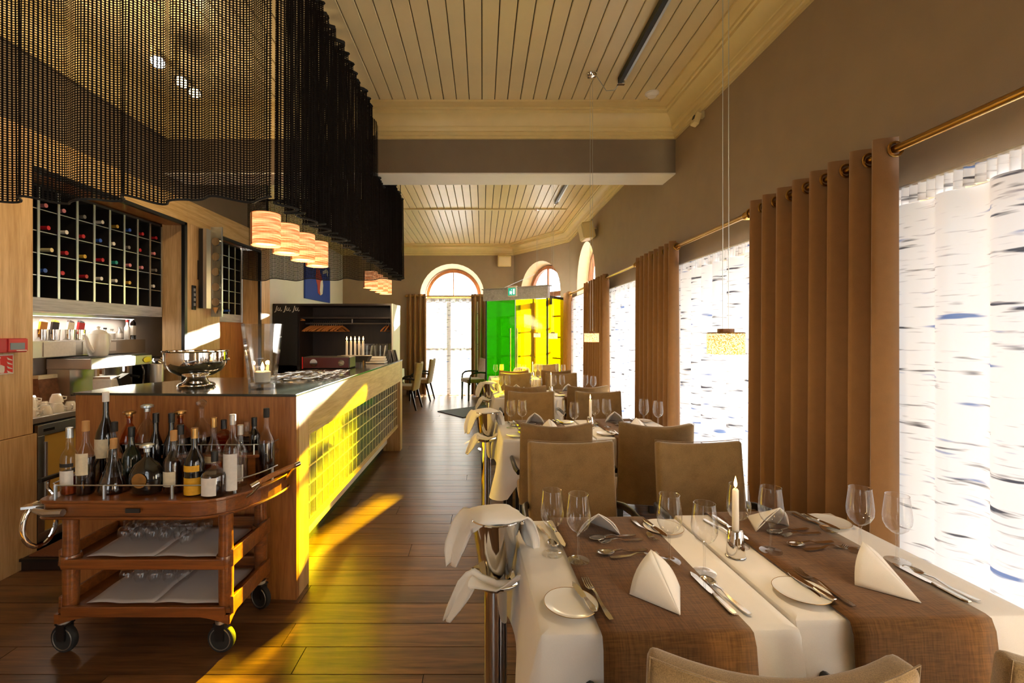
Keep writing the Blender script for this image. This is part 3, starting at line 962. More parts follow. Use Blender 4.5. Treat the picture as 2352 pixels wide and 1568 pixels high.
# pendants of wood veneer above the bar
vp = thing('veneer_pendant', '', 'pendant lamp', (-1.5,3.2,2.235), group='wood veneer pendants above the bar')
mb = MB()
n = 28
ring = [(0.093*math.cos(2*math.pi*i/n), 0.093*math.sin(2*math.pi*i/n)) for i in range(n)]
for i in range(n):
    j = (i+1)%n
    (x0,y0),(x1,y1) = ring[i], ring[j]
    mb.add([(x0,y0,-0.11),(x1,y1,-0.11),(x1,y1,0.11),(x0,y0,0.11)],[(0,1,2,3)])
mk('shade', mb, m_veneer, vp, smooth=True, ang=60, solid=0.003)
mk('seam_strip', MB().obox((-0.093*math.cos(R(35)),-0.093*math.sin(R(35)),0),(0.006,0.05,0.22),R(35)), m_oakd, vp)
mk('diffuser', MB().lathe([(0.0,-0.09),(0.086,-0.09)],20), m_pool, vp)
mk('lamp_holder', MB().lathe([(0.02,0.02),(0.02,0.11),(0.004,0.13)],10), m_black, vp)
mk('cord', MB().tube([(0,0,0.12),(0,0,1.43)],0.0025,5), m_black, vp)
names = ['nearest','second','third','fourth']
for g,(ys,wh) in enumerate((((3.20,3.53,3.86,4.19),'group over the near half of the bar'),((6.19,6.53,6.86,7.15),'smaller group beyond the net'))):
    for i,y in enumerate(ys):
        lb = '%s wood veneer pendant of the %s' % (names[i], wh)
        if g == 0 and i == 0: vp['label'] = lb
        else: dup(vp, (-1.5,y,2.235), 0, lb)
        lamp_light('pendant_glow', (-1.5,y,2.05), 3.2, (1,0.70,0.38), 0.04)

# beaded pendants above the dining tables
def beaded(x, y, zc, label):
    bpn = thing('beaded_pendant', label, 'pendant lamp', (x,y,1.485), group='beaded pendants above the tables')
    mb = MB(); n = 32; rr = 0.0565
    for i in range(n):
        a, b = 2*math.pi*i/n, 2*math.pi*(i+1)/n
        mb.add([(rr*math.cos(a),rr*math.sin(a),-0.035),(rr*math.cos(b),rr*math.sin(b),-0.035),(rr*math.cos(b),rr*math.sin(b),0.035),(rr*math.cos(a),rr*math.sin(a),0.035)],[(0,1,2,3)])
    mk('shade', mb, m_bead, bpn, smooth=True, ang=60, solid=0.003)
    mk('shade_rim', MB().tube([(rr*math.cos(2*math.pi*i/24),rr*math.sin(2*math.pi*i/24),0.035) for i in range(24)],0.0022,5,True), m_brass, bpn, smooth=True)
    mk('top_plate', MB().lathe([(0.0,0.036),(0.055,0.036),(0.055,0.038),(0.0,0.038)],24), m_brass, bpn)
    mk('mount', MB().lathe([(0.026,0.038),(0.026,0.05),(0.0,0.05)],16), m_oakd, bpn)
    mk('diffuser', MB().lathe([(0.0,-0.030),(0.053,-0.030)],20), m_pool, bpn)
    cz = zc-1.485
    for s in (-0.010,0.010): mk('cord', MB().tube([(s,0,0.05),(s,0,cz)],0.0013,5), m_alu, bpn)
    mk('ceiling_rose', MB().lathe([(0.045,cz),(0.045,cz-0.012),(0.032,cz-0.03),(0.0,cz-0.036)],18), m_chrome, bpn, smooth=True)
    lamp_light('pendant_glow', (x,y,1.445), 5.0, (1,0.78,0.5), 0.03)
for i,(x,y,zc) in enumerate(((0.82,1.555,Z1),(0.875,3.70,Z1),(0.89,5.83,Z2),(0.945,7.97,Z2))):
    beaded(x, y, zc, 'beaded pendant lamp over the %s row of tables' % ORD[i])

# ceiling light tracks
def ctrack(x, y0, y1, z, label):
    t = thing('ceiling_light_track', label, 'light track', (x,(y0+y1)/2,z), group='dark ceiling light tracks')
    h = (y1-y0)/2
    mk('housing', MB().box(-0.028,-h,-0.045,0.010,h,0), m_black, t, bevel=0.004)
    mk('reflector_strip', MB().box(0.010,-h+0.02,-0.030,0.034,h-0.02,-0.004), m_alu, t)
    mk('end_cap', MB().box(-0.03,h,-0.05,0.036,h+0.03,0), m_chrome, t, bevel=0.005)
    return t
ctrack(1.13,0.9,3.76,Z1,'dark light track on the ceiling of the near bay')
ctrack(1.20,5.3,7.5,Z2,'dark light track on the ceiling of the far bay')
cw_ = [(0.875+0.04,3.70,Z1-0.02),(0.96,3.74,Z1-0.05),(1.02,3.80,Z1-0.085),(1.09,3.82,Z1-0.07),(1.13,3.79,Z1-0.03)]
mk('lamp_cable', MB().tube(cw_,0.003,5), m_alu, label='thin cable looping from ceiling rose to light track', cat='cable')
sd = thing('smoke_detector','round white smoke detector on the ceiling','smoke detector',(1.47,4.0,Z1))
mk('housing', MB().lathe([(0.0,-0.035),(0.035,-0.033),(0.055,-0.012),(0.055,0.0)],20), m_white, sd, smooth=True)
mk('base_ring', MB().lathe([(0.06,-0.008),(0.06,0.0)],20), m_white, sd)
ms = thing('motion_sensor','small cream motion sensor on the window wall under the cornice','sensor',(XR,3.80,3.26))
mk('bracket', MB().box(-0.03,-0.02,0.03,0,0.02,0.08), m_cornice, ms)
mk('body', MB().obox((-0.06,0,0.02),(0.05,0.07,0.10),0,0,R(18)), m_cornice, ms, bevel=0.008)
mk('lens', MB().obox((-0.083,-0.01,0.03),(0.012,0.03,0.03),0,0,R(18)), m_black, ms)
def speaker(loc, rz, label):
    t = thing('wall_speaker', label, 'speaker', loc, rz, group='cream wall speakers')
    mk('bracket', MB().tube([(0,0.0,0.05),(0,-0.07,0.05),(0,-0.10,0.0)],0.012,6), m_cornice, t)
    mk('cabinet', MB().obox((0,-0.16,0),(0.32,0.18,0.26),0,R(12)), m_cornice, t, bevel=0.02)
    mk('grille', MB().obox((0,-0.253,-0.02),(0.27,0.012,0.21),0,R(12)), m_cream, t, bevel=0.004)
    return t
speaker((XR,7.35,3.14),R(-90),'cream loudspeaker on the window wall above the curtain rods')
speaker((0.53,YB,3.26),0,'cream loudspeaker on the far wall between the arches')

# ================================================================== GREEN GLASS PORCH
A, B = Vector((0.07,9.74)), Vector((1.26,8.90))
pd = (B-A).normalized(); pn = Vector((-pd.y,pd.x))   # pn points away from the room
if pn.y < 0: pn = -pn
PL = (B-A).length
ang = math.atan2(pd.y,pd.x)
porch = thing('glass_porch','porch of green and yellow glass in the far corner','glass porch',(A.x,A.y,0),ang)
zt = 2.20
def gp(name, x0,y0,z0,x1,y1,z1, mat, **k): return mk(name, MB().box(x0,y0,z0,x1,y1,z1), mat, porch, **k)
gp('header', -0.05,-0.03,zt,PL+0.02,0.06,zt+0.23, m_greyoak, bevel=0.004)
gp('header_cap', -0.07,-0.05,zt+0.23,PL+0.04,0.09,zt+0.25, m_steel)
def leaf(x0, x1, mat, hx):
    d = mk('door_leaf', MB().box(x0,0.0,0.02,x1,0.010,zt-0.01), mat, porch)
    h = MB().tube([(hx,-0.05,0.75),(hx,-0.05,1.62)],0.013,8)
    for z in (0.85,1.52): h.tube([(hx,-0.05,z),(hx,0.0,z)],0.007,6)
    mk('handle', h, m_chrome, d, smooth=True)
    return d
leaf(0.03,PL/2-0.01,m_green,PL/2-0.085)
leaf(PL/2+0.01,PL-0.03,m_lime,PL/2+0.075)
gp('hinge_post', 0.0,-0.01,0.0,0.025,0.02,zt, m_black)
gp('hinge_post', PL-0.025,-0.01,0.0,PL,0.02,zt, m_black)
gp('meeting_edge', PL/2-0.008,-0.004,0.02,PL/2+0.008,0.014,zt, m_alu)
gp('side_pane', PL-0.005,0.03,0.02,PL+0.005,0.90,zt, m_yellow)
gp('side_pane', -0.005,0.03,0.02,0.005,1.40,zt, m_green)
gp('side_header', PL-0.01,0.03,zt,PL+0.01,0.92,zt+0.05, m_black)
gp('side_clamp', PL-0.02,0.10,zt-0.12,PL+0.02,0.14,zt, m_black)
tie = MB().tube([(0.45,0.0,zt+0.25),(0.62,1.0,zt+0.62)],0.004,5)
mk('tie_rod', tie, m_alu, porch)
ex = thing('exit_sign','small green and white emergency exit sign on the porch header','exit sign',(A.x+pd.x*0.66,A.y+pd.y*0.66-0.06,zt+0.08),ang)
mk('case', MB().box(-0.10,-0.03,-0.02,0.10,0.03,0.19), m_white, ex, bevel=0.004)
mk('green_panel', MB().box(-0.085,-0.034,0.0,0.085,-0.030,0.15), m_lit, ex)
def flat(polys, y, x0=0.0, z0=0.0, s=1.0, t=0.003):
    mb = MB()
    for poly in polys:
        n = len(poly); b = len(mb.v)
        mb.v += [(x0+x*s,y,z0+z*s) for x,z in poly] + [(x0+x*s,y+t,z0+z*s) for x,z in poly]
        mb.f.append(tuple(b+i for i in range(n))); mb.f.append(tuple(b+n+i for i in reversed(range(n))))
        for i in range(n):
            j = (i+1)%n; mb.f.append((b+i,b+j,b+n+j,b+n+i))
    return mb
man = [[(-0.060,0.06),(-0.035,0.10),(-0.030,0.08),(-0.005,0.08),(0.0,0.10),(0.012,0.06),(0.0,0.035),(0.005,0.015),(-0.012,0.015),(-0.015,0.045),(-0.04,0.02),(-0.055,0.03),(-0.035,0.055)],
       [(-0.012,0.105),(0.004,0.105),(0.004,0.125),(-0.012,0.125)],
       [(0.03,0.02),(0.07,0.02),(0.07,0.13),(0.03,0.13)]]
mk('running_figure', flat(man,-0.038), m_litw, ex)
rug = thing('door_mat','dark diamond-turned door mat on the floor near the porch','mat',(-0.12,9.0,0),R(38))
mk('pile', MB().box(-0.62,-0.42,0.0,0.62,0.42,0.012), m_rubber, rug)
mk('border', MB().tube([(-0.62,-0.42,0.008),(0.62,-0.42,0.008),(0.62,0.42,0.008),(-0.62,0.42,0.008)],0.008,6,True), m_black, rug)

# ================================================================== WARDROBE, painting
wx0, wx1, wy0, wy1, wz = -3.40, -1.475, 7.5, 8.14, 2.0
wd = thing('wardrobe','open dark wardrobe with coat rail and white side','wardrobe',(wx0,wy0,0))
def wpart(name, x0,y0,z0,x1,y1,z1, mat): return mk(name, MB().box(x0-wx0,y0-wy0,z0,x1-wx0,y1-wy0,z1), mat, wd)
wpart('back_panel', wx0,wy1-0.02,0,wx1,wy1,wz, m_wenge)
wpart('side_panel', wx0,wy0,0,wx0+0.03,wy1,wz, m_wenge)
wpart('side_panel', wx1-0.02,wy0,0,wx1-0.001,wy1-0.02,wz-0.03, m_wenge)
wpart('white_side', wx1,wy0,0,wx1+0.02,wy1,wz, m_white)
wpart('top_panel', wx0,wy0,wz-0.03,wx1,wy1,wz, m_wenge)
wpart('divider', -3.02,wy0+0.02,0,-2.98,wy1-0.02,wz-0.03, m_wenge)
wpart('hat_shelf', -2.98,wy0+0.05,1.76,wx1-0.02,wy1-0.02,1.785, m_wenge)
wpart('base_shelf', wx0+0.03,wy0+0.02,0.08,wx1-0.02,wy1-0.02,0.11, m_wenge)
mk('coat_rail', MB().tube([(-2.98-wx0,0.28,1.685),(wx1-0.02-wx0,0.28,1.685)],0.013,8), m_steel, wd, smooth=True)
mk('rail_hook', MB().box(-2.2-wx0,0.27,1.69,-2.185-wx0,0.29,1.76), m_white, wd)
def font_mesh(name, text, size, mat, parent, loc, rot, ext=0.0008):
    cu = bpy.data.curves.new(name,'FONT'); cu.body = text; cu.size = size; cu.extrude = ext; cu.align_x = 'CENTER'
    cu.shear = 0.25
    tmp = bpy.data.objects.new(name, cu); col.objects.link(tmp)
    dg = bpy.context.evaluated_depsgraph_get()
    me = bpy.data.meshes.new_from_object(tmp.evaluated_get(dg))
    bpy.data.objects.remove(tmp)
    me.materials.clear(); me.materials.append(mat)
    o = bpy.data.objects.new(name, me); col.objects.link(o)
    o.parent = parent; o.location = loc; o.rotation_euler = rot
    return o
mk('sign_panel', MB().box(0.03,-0.012,1.0,0.40,0.0,1.97), m_board, wd)
font_mesh('chalk_lettering','Ju, Ju, Ju,',0.115,m_labelw,wd,(0.235,-0.0135,1.885),(R(90),0,0))
def hanger_mb():
    mb = MB()
    mb.tube([(0,0,0.0),(0.012,0,0.018),(0.02,0,0.0),(0.012,0,-0.02),(0.0,0,-0.03),(0.0,0,-0.06)],0.0035,5)
    arm = [(-0.20,0,-0.145),(-0.10,0,-0.095),(0.0,0,-0.058),(0.10,0,-0.095),(0.20,0,-0.145)]
    mb2 = MB().tube(arm,[0.010,0.012,0.013,0.012,0.010],6)
    mb3 = MB().tube([(-0.19,0,-0.145),(0.19,0,-0.145)],0.006,6)
    return mb, mb2, mb3
a_,b_,c_ = hanger_mb()
hg = thing('coat_hanger','wooden hanger in the bunch closest to the rail divider','coat hanger',(-2.9,7.78,1.698),R(70),group='wooden hangers on the wardrobe rail')
mk('hook', a_, m_steel, hg, smooth=True); mk('shoulder_bar', b_, m_hang, hg, smooth=True); mk('trouser_bar', c_, m_hang, hg, smooth=True)
for i in range(15):
    dup(hg, (-2.87+i*0.036,7.78,1.698), R(62+random.uniform(-9,9)), '%s wooden hanger of the bunch, counted from the rail divider' % ORD[i+1])
for i in range(2):
    dup(hg, (-1.62+0.04*i,7.78,1.698), R(75+i*8), ['wooden hanger apart from the bunch at the white end of the rail','last wooden hanger, touching the white wardrobe side'][i])
dup(hg, (-3.11,7.55,1.875), R(8), 'single pale coat hanger hung below the chalk lettering')

pt = thing('painting','blue painting of a red and white animal head','painting',(XL2+0.002,9.55,2.55))
mk('canvas', MB().box(0.0,-0.72,-0.36,0.03,0.72,0.42), m_blue, pt, bevel=0.004)
def pflat(polys, x, mat, name):
    mb = flat(polys, 0.0); mb.xf(Matrix.Translation((x,0,0)) @ Matrix.Rotation(R(90),4,'Z'))
    return mk(name, mb, mat, pt)
pflat([[(0.05,0.28),(-0.12,0.30),(-0.20,0.12),(-0.08,-0.05),(-0.05,-0.20),(0.08,-0.24),(0.14,-0.05),(0.20,0.12)]],0.034,m_ptred,'painted_head')
pflat([[(0.22,0.10),(0.10,0.05),(0.06,-0.14),(0.10,-0.24),(0.22,-0.20),(0.26,-0.02)],[(0.25,0.22),(0.48,0.28),(0.56,0.18),(0.60,0.32),(0.45,0.36),(0.24,0.28)],[(-0.10,0.32),(-0.30,0.26),(-0.46,0.36),(-0.30,0.33)]],0.035,m_labelw,'painted_antler')
# ================================================================== WINE RACKS and bottles
CAPS = {'red':'#b3202c','pink':'#d98a92','white':'#e6e2da','blue':'#2a52a8','gold':'#c9a23c','grey':'#77726c','cream':'#dccf9e','teal':'#1f8d86','green':'#a8b85c'}
m_caps = {k: pbr(k+'_capsule', v, 0.35) for k, v in CAPS.items()}
def wine_rack(y0, ncol, z0, nrow, p, label, front, depth=0.33):
    t = thing('wine_rack', label, 'wine rack', (front, y0, z0))
    W, Hh = ncol*p, nrow*p
    mk('back_board', MB().box(-depth,0,0,-depth+0.01,W,Hh), m_board, t)
    mk('bottom_board', MB().box(-depth,0,-0.10,0.012,W,-0.0), m_greyoak, t, bevel=0.003)
    mk('top_board', MB().box(-depth,0,Hh,0.0,W,Hh+0.02), m_board, t)
    u = MB().box(-depth,-0.008,0,0.002,0.008,Hh)
    sh = MB().box(-depth,0.0,-0.003,0.0,p-0.012,0.003)
    lip = MB().box(0.0,0.0,-0.003,0.005,p-0.016,0.003)
    u0 = s0 = l0 = None
    for k in range(ncol+1):
        if u0 is None: u0 = mk('upright', u, m_board, t, (0,0.0,0))
        else: same(u0, t, (0,k*p,0))
    f = MB().box(0.002,-0.010,0,0.010,0.010,Hh); f0 = None
    for k in range(ncol+1):
        if f0 is None: f0 = mk('upright_facing', f, m_alu, t)
        else: same(f0, t, (0,k*p,0))
    for k in range(ncol):
        for r in range(1,nrow):
            l = (0,k*p+0.006,r*p)
            if s0 is None:
                s0 = mk('cell_shelf', sh, m_board, t, l); l0 = mk('cell_lip', lip, m_alu, t, l)
            else:
                same(s0, t, l); same(l0, t, l)
    return t
PC = 0.16
rk1 = wine_rack(3.014, 10, 1.78, 5, PC, 'large dark wine rack with pale uprights in the near recess', -3.215)
rk2 = wine_rack(5.24, 6, 1.76, 6, 0.145, 'smaller wine rack in the far recess of the oak wall', -3.205, 0.25)
def wine_bottle_mb():
    gl = MB().lathe([(0.0,0.0),(0.036,0.0),(0.037,0.01),(0.037,0.17),(0.030,0.195),(0.015,0.225),(0.0135,0.235)],14)
    cp = MB().lathe([(0.0142,0.232),(0.0142,0.298),(0.016,0.300),(0.016,0.306),(0.0,0.307)],12)
    rt = Matrix.Rotation(R(90),4,'Y')
    return gl.xf(rt), cp.xf(rt)
g_, c__ = wine_bottle_mb()
wb_mesh = mesh_of('wine_bottle_body', g_, True); wb_mesh.materials.append(m_dkgl)
cp_meshes = {}
for k in CAPS:
    me = mesh_of('capsule_'+k, c__, True); me.materials.append(m_caps[k]); cp_meshes[k] = me
def lay_bottle(x, y, z, colr, label, ry=0.0):
    t = thing('wine_bottle', label, 'wine bottle', (x,y,z), R(random.uniform(-4,4)), group='wine bottles lying in the racks')
    b = bpy.data.objects.new('bottle_body', wb_mesh); col.objects.link(b); b.parent = t
    c = bpy.data.objects.new('capsule', cp_meshes[colr]); col.objects.link(c); c.parent = t
    return t
lay = {0:{2:'green'},1:{4:'pink',3:'red',2:'cream',1:'blue'},2:{4:'pink',3:'white',2:'red',1:'red'},3:{4:'grey',3:'red',2:'gold',1:'red'},
       4:{4:'white',3:'blue',2:'red',1:'white'},5:{4:'gold',3:'white',2:'teal',1:'white'},6:{4:'blue',3:'grey',2:'pink',1:'gold'},7:{4:'red',3:'red',2:'pink'},8:{4:'red',3:'pink',2:'grey',1:'white'}}
rows = {1:'second row from below',2:'third row from below',3:'fourth row from below',4:'fifth row from below'}
for c, d in lay.items():
    for r, k in d.items():
        y = rk1.location.y + (c+1.5)*PC + random.uniform(-0.02,0.02)
        z = 1.78 + r*PC + 0.041
        lay_bottle(-3.523, y, z, k, '%s-capped wine bottle in %s column of the large rack, %s' % (k, ORD[c], rows[r]))
for c, r, k in ((1,2,'white'),(1,1,'white'),(1,0,'white'),(2,0,'cream'),(3,0,'blue')):
    lay_bottle(-3.46, 5.24+(c+0.5)*0.145, 1.76+r*0.145+0.041, k, '%s-capped wine bottle in %s column of the smaller rack, %s row up' % (k, ORD[c], ORD[r]))

# ================================================================== BACK COUNTER and what stands on it
ct = mk('back_counter', MB().prism([(-3.575,3.075),(-3.0,3.075),(-3.0,4.63),(-3.23,4.63),(-3.23,5.2),(-3.575,5.2)],0.91,0.95), m_steel, bevel=0.003, label='steel worktop in the recess behind the bar', cat='worktop')
fr = thing('bottle_cooler','steel undercounter cooler with amber glass door','fridge',(-3.28,3.42,0))
mk('cabinet', MB().box(-0.28,-0.30,0.08,0.25,0.30,0.90), m_black, fr)
mk('plinth', MB().box(-0.26,-0.29,0.0,0.22,0.29,0.08), m_black, fr)
dr = MB(); dr.box(0.25,-0.30,0.82,0.275,0.30,0.895); dr.box(0.25,-0.30,0.10,0.275,0.30,0.16); dr.box(0.25,-0.30,0.16,0.275,-0.25,0.82); dr.box(0.25,0.25,0.16,0.275,0.30,0.82)
df = mk('door_frame', dr, m_alu, fr, bevel=0.002)
mk('door_glass', MB().box(0.255,-0.25,0.16,0.262,0.25,0.82), pbr('amber_mirror_glass','#d8b45c',0.3,0.2), df)  # base colour carries the reflection of the yellow light
mk('door_handle', MB().tube([(0.30,-0.27,0.25),(0.30,-0.27,0.78)],0.010,8), m_alu, df)
mk('badge', MB().box(0.275,-0.26,0.845,0.278,-0.18,0.865), m_black, df)
cab = thing('base_cabinet','oak base cabinet under the steel worktop','cabinet',(-3.28,4.18,0))
mk('body', MB().box(-0.28,-0.44,0.0,0.24,0.44,0.905), m_oakd, cab)
for s in (-0.22,0.22): mk('door', MB().box(0.24,s-0.21,0.08,0.26,s+0.21,0.88), m_oakd, cab, bevel=0.003)

# cups stacked on the counter edge
cup = thing('coffee_cup','white china cup turned over on the steel worktop','cup',(-3.1,3.2,0.95),group='white cups by the cooler')
mk('bowl', MB().lathe([(0.0,0.062),(0.024,0.062),(0.026,0.056),(0.036,0.035),(0.042,0.0),(0.039,0.0),(0.033,0.034),(0.022,0.054),(0.0,0.056)],18), m_china, cup, smooth=True)
mk('handle', MB().tube([(0.037,0,0.012),(0.056,0,0.018),(0.058,0,0.036),(0.034,0,0.042)],0.0045,6), m_china, cup, smooth=True)
first = True
for i in range(4):
    for j in range(3):
        l = (-3.075-0.10*j, 3.15+0.098*i, 0.95)
        lb = '%s overturned white cup in the %s rank from the counter edge' % (ORD[i], ORD[j])
        if first: cup.location = l; cup['label'] = lb; first = False
        else: dup(cup, l, random.uniform(0,6.28), lb)
for i in range(3):
    dup(cup, (-3.13-0.09*(i%2), 3.19+0.1*i, 1.0125), random.uniform(0,6.28), '%s white cup balanced on top of the overturned cups' % ORD[i])
# wall shelf of steel with white panels
ws = thing('wall_shelf','steel box shelf on the splashback holding tins','shelf',(-3.58,3.35,1.33))
mk('shelf_box', MB().box(0,0.0,0.0,0.20,1.28,0.13), m_steel, ws, bevel=0.003)
mk('white_panel', MB().box(0.20,0.20,0.008,0.206,0.48,0.122), m_labelw, ws)
mk('white_panel', MB().box(0.20,0.55,0.012,0.206,0.76,0.118), m_labelw, ws)
mk('socket_plate', MB().box(0.20,0.78,0.03,0.208,0.90,0.11), m_white, ws)
def tin(y, mat, cont, label):
    t = thing('tea_tin', label, 'tin', (-3.46,y,1.46), group='tins on the steel shelf')
    mk('can', MB().lathe([(0.040,0.0),(0.046,0.09),(0.043,0.09),(0.038,0.004)],16), m_chrome, t, smooth=True)
    mk('packet', MB().obox((0.0,0.01,0.11),(0.02,0.055,0.11),R(10),R(-14)), cont, t)
    mk('packet', MB().obox((0.02,-0.01,0.10),(0.02,0.05,0.10),R(-10),R(-8)), mat, t)
tin(3.62,m_orange,m_label,'tin with orange packets, nearest of the shelf')
tin(3.72,m_wenge,m_yel,'tin with dark leaning packets on the shelf')
tin(3.86,m_label,m_wenge,'tin with brown tilted card on the shelf')
tin(3.96,m_red,m_black,'tin of dark packets beside the white jug')
def small_bottle(x,y,z,h,r,body,capm,label,name='sauce_bottle'):
    t = thing(name, label, 'bottle', (x,y,z), group='small bottles on the steel shelf')
    mk('body', MB().lathe([(r,0),(r,h*0.6),(r*0.45,h*0.75),(r*0.4,h*0.88)],12), body, t, smooth=True)
    mk('cap', MB().lathe([(r*0.5,h*0.88),(r*0.5,h),(0,h)],10), capm, t)
    mk('label_band', MB().lathe([(r*1.02,h*0.15),(r*1.02,h*0.5)],12), m_labelw, t)
small_bottle(-3.45,4.22,1.46,0.11,0.028,m_alu,m_black,'short jar beside the white jug')
small_bottle(-3.46,4.31,1.46,0.10,0.028,m_labelw,m_steel,'pale salt pot on the steel shelf')
small_bottle(-3.45,4.39,1.46,0.12,0.026,m_steel,m_alu,'steel shaker on the shelf')
small_bottle(-3.44,4.47,1.46,0.19,0.024,m_labelw,m_red,'white bottle with red and green neck on the shelf')
small_bottle(-3.47,4.56,1.46,0.27,0.040,m_dkgl,m_alu,'tall dark bottle at the end of the shelf')
# espresso machine, jug, grinder
em = thing('espresso_machine','steel espresso machine behind the bar','coffee machine',(-3.28,4.02,0.95))
mk('top_box', MB().box(-0.2,-0.34,0.28,0.16,0.34,0.368), m_steel, em, bevel=0.006)
mk('cup_tray', MB().box(-0.2,-0.34,0.368,0.15,0.34,0.376), m_black, em)
mk('back_body', MB().box(-0.2,-0.33,0.06,-0.02,0.33,0.30), m_steel, em)
mk('base', MB().box(-0.2,-0.34,0.0,0.16,0.34,0.07), m_steel, em, bevel=0.006)
mk('drip_grid', MB().box(-0.02,-0.32,0.07,0.15,0.32,0.078), m_black, em)
for y in (-0.15,0.12):
    g = mk('group_head', MB().lathe([(0.036,0.20),(0.036,0.30)],14,(0.07,y,0)), m_chrome, em)
    mk('portafilter', MB().tube([(0.07,y,0.20),(0.20,y,0.18)],0.012,8), m_black, g)
mk('badge', MB().lathe([(0.0,0.0),(0.05,0.0),(0.05,0.006),(0.0,0.006)],18,sy=0.55).xf(Matrix.Translation((0.161,0.27,0.325)) @ Matrix.Rotation(R(90),4,'Y') @ Matrix.Rotation(R(90),4,'Z')), m_gold, em)
mk('steam_wand', MB().tube([(0.13,0.24,0.30),(0.15,0.25,0.22),(0.14,0.25,0.10)],0.006,6), m_chrome, em)
jg = thing('white_jug','tall white china coffee pot on the espresso machine','coffee pot',(-3.27,3.93,1.327))
mk('body', MB().lathe([(0.0,0.0),(0.062,0.0),(0.072,0.02),(0.078,0.10),(0.072,0.19),(0.062,0.20),(0.0,0.20)],20), m_china, jg, smooth=True)
mk('lid', MB().lathe([(0.064,0.20),(0.05,0.216),(0.012,0.226),(0.010,0.236),(0.016,0.246),(0.0,0.254)],18), m_china, jg, smooth=True)
mk('spout', MB().tube([(0.0,-0.065,0.04),(0.0,-0.105,0.09),(0.0,-0.12,0.15),(0.0,-0.145,0.185)],[0.026,0.020,0.014,0.012],8), m_china, jg, smooth=True)
mk('handle', MB().tube([(0,0.07,0.17),(0,0.115,0.175),(0,0.125,0.12),(0,0.10,0.06),(0,0.07,0.04)],0.009,8), m_china, jg, smooth=True)
cm = thing('capsule_machine','black and chrome capsule coffee machine','coffee machine',(-3.26,4.525,0.95))
mk('body', MB().box(-0.15,-0.09,0.0,0.06,0.10,0.34), m_black, cm, bevel=0.02)
mk('front_drum', MB().lathe([(0.0,0.0),(0.05,0.0),(0.075,0.02),(0.08,0.05),(0.08,0.08)],20).xf(Matrix.Translation((0.14,0.0,0.26)) @ Matrix.Rotation(R(-90),4,'Y')), m_chrome, cm, smooth=True)
mk('outlet', MB().box(0.06,-0.03,0.16,0.11,0.03,0.19), m_black, cm)
mk('drip_tray', MB().box(0.06,-0.08,0.0,0.16,0.09,0.03), m_steel, cm)
cs = thing('steel_canister','round steel canister beside the espresso machine','canister',(-3.075,4.36,0.95))
mk('can', MB().lathe([(0.055,0.0),(0.055,0.27),(0.05,0.28),(0.0,0.285)],18), m_steel, cs, smooth=True)
mk('lid_knob', MB().sphere((0,0,0.295),0.014,10,6), m_black, cs)
tp = thing('thermos_pot','dark thermos pot with a chrome side','thermos',(-3.34,4.82,0.95))
mk('body', MB().lathe([(0.05,0.0),(0.055,0.02),(0.055,0.2),(0.04,0.24),(0.02,0.26),(0,0.26)],16), m_chrome, tp, smooth=True)
mk('top', MB().lathe([(0.042,0.235),(0.036,0.27),(0.0,0.275)],14), m_black, tp)
mk('handle', MB().tube([(0.05,0.0,0.2),(0.09,0,0.19),(0.09,0,0.09),(0.052,0,0.07)],0.009,6), m_black, tp)
gr = thing('coffee_grinder','pale coffee grinder with a slanted dark chute','grinder',(-3.075,3.83,0.95))
mk('body', MB().box(-0.09,-0.09,0.0,0.06,0.09,0.20), m_labelw, gr, bevel=0.01)
mk('chute', MB().obox((0.06,0.05,0.14),(0.06,0.10,0.16),0,R(20)), m_gloss, gr)
mk('tray', MB().box(-0.05,0.06,0.0,0.10,0.26,0.04), m_label, gr, bevel=0.01)
mk('lid', MB().box(-0.085,-0.085,0.20,0.055,0.085,0.215), m_steel, gr)
pb = thing('paper_bag','brown printed paper bag at the back of the worktop','paper bag',(-3.42,3.62,0.95))
mk('bag', MB().add([(-0.06,-0.10,0),(0.06,-0.10,0),(0.06,0.10,0),(-0.06,0.10,0),(-0.02,-0.09,0.22),(0.02,-0.09,0.22),(0.02,0.09,0.22),(-0.02,0.09,0.22)],[(0,3,2,1),(4,5,6,7),(0,1,5,4),(1,2,6,5),(2,3,7,6),(3,0,4,7)]), pbr('kraft_paper','#6f4a30',0.8,var=0.3,vscale=30), pb)
mk('folded_top', MB().box(-0.024,-0.09,0.215,0.024,0.09,0.245), m_label, pb)

# monitor and glass ornament on the oak pilaster
tv = thing('wall_panel_screen','slim black screen mounted edge-on on the oak pilaster','screen',(XL,4.84,1.78))
mk('casing', MB().box(0.02,-0.04,0.0,0.065,0.04,0.83), m_black, tv, bevel=0.004)
mk('side_trim', MB().box(0.065,-0.04,0.0,0.10,0.04,0.83), m_steel, tv)
mk('bracket', MB().box(0.0,-0.03,0.3,0.02,0.03,0.5), m_black, tv)
og = thing('glass_ornament','tall mirrored glass panel with a chain of discs','ornament',(XL,5.06,1.70))
mk('panel', MB().box(0.0,-0.012,0.0,0.115,0.0,0.98), pbr('silvered_glass','#aab0ac',0.15,0.85,var=0.3,vscale=9), og)
mk('edge_strip', MB().box(0.115,-0.016,0.0,0.122,0.004,0.98), m_alu, og)
mk('wall_plate', MB().box(0.0,-0.02,0.2,0.02,0.02,0.8), m_steel, og)
d0 = None
for i in range(5):
    z = 0.16+0.165*i
    dm = MB().lathe([(0.0,-0.004),(0.044,-0.004),(0.044,0.004),(0.0,0.004)],20).xf(Matrix.Rotation(R(90),4,'X'))
    if d0 is None: d0 = mk('disc', dm, m_chrome, og, (0.06,-0.022,z))
    else: same(d0, og, (0.06,-0.022,z))
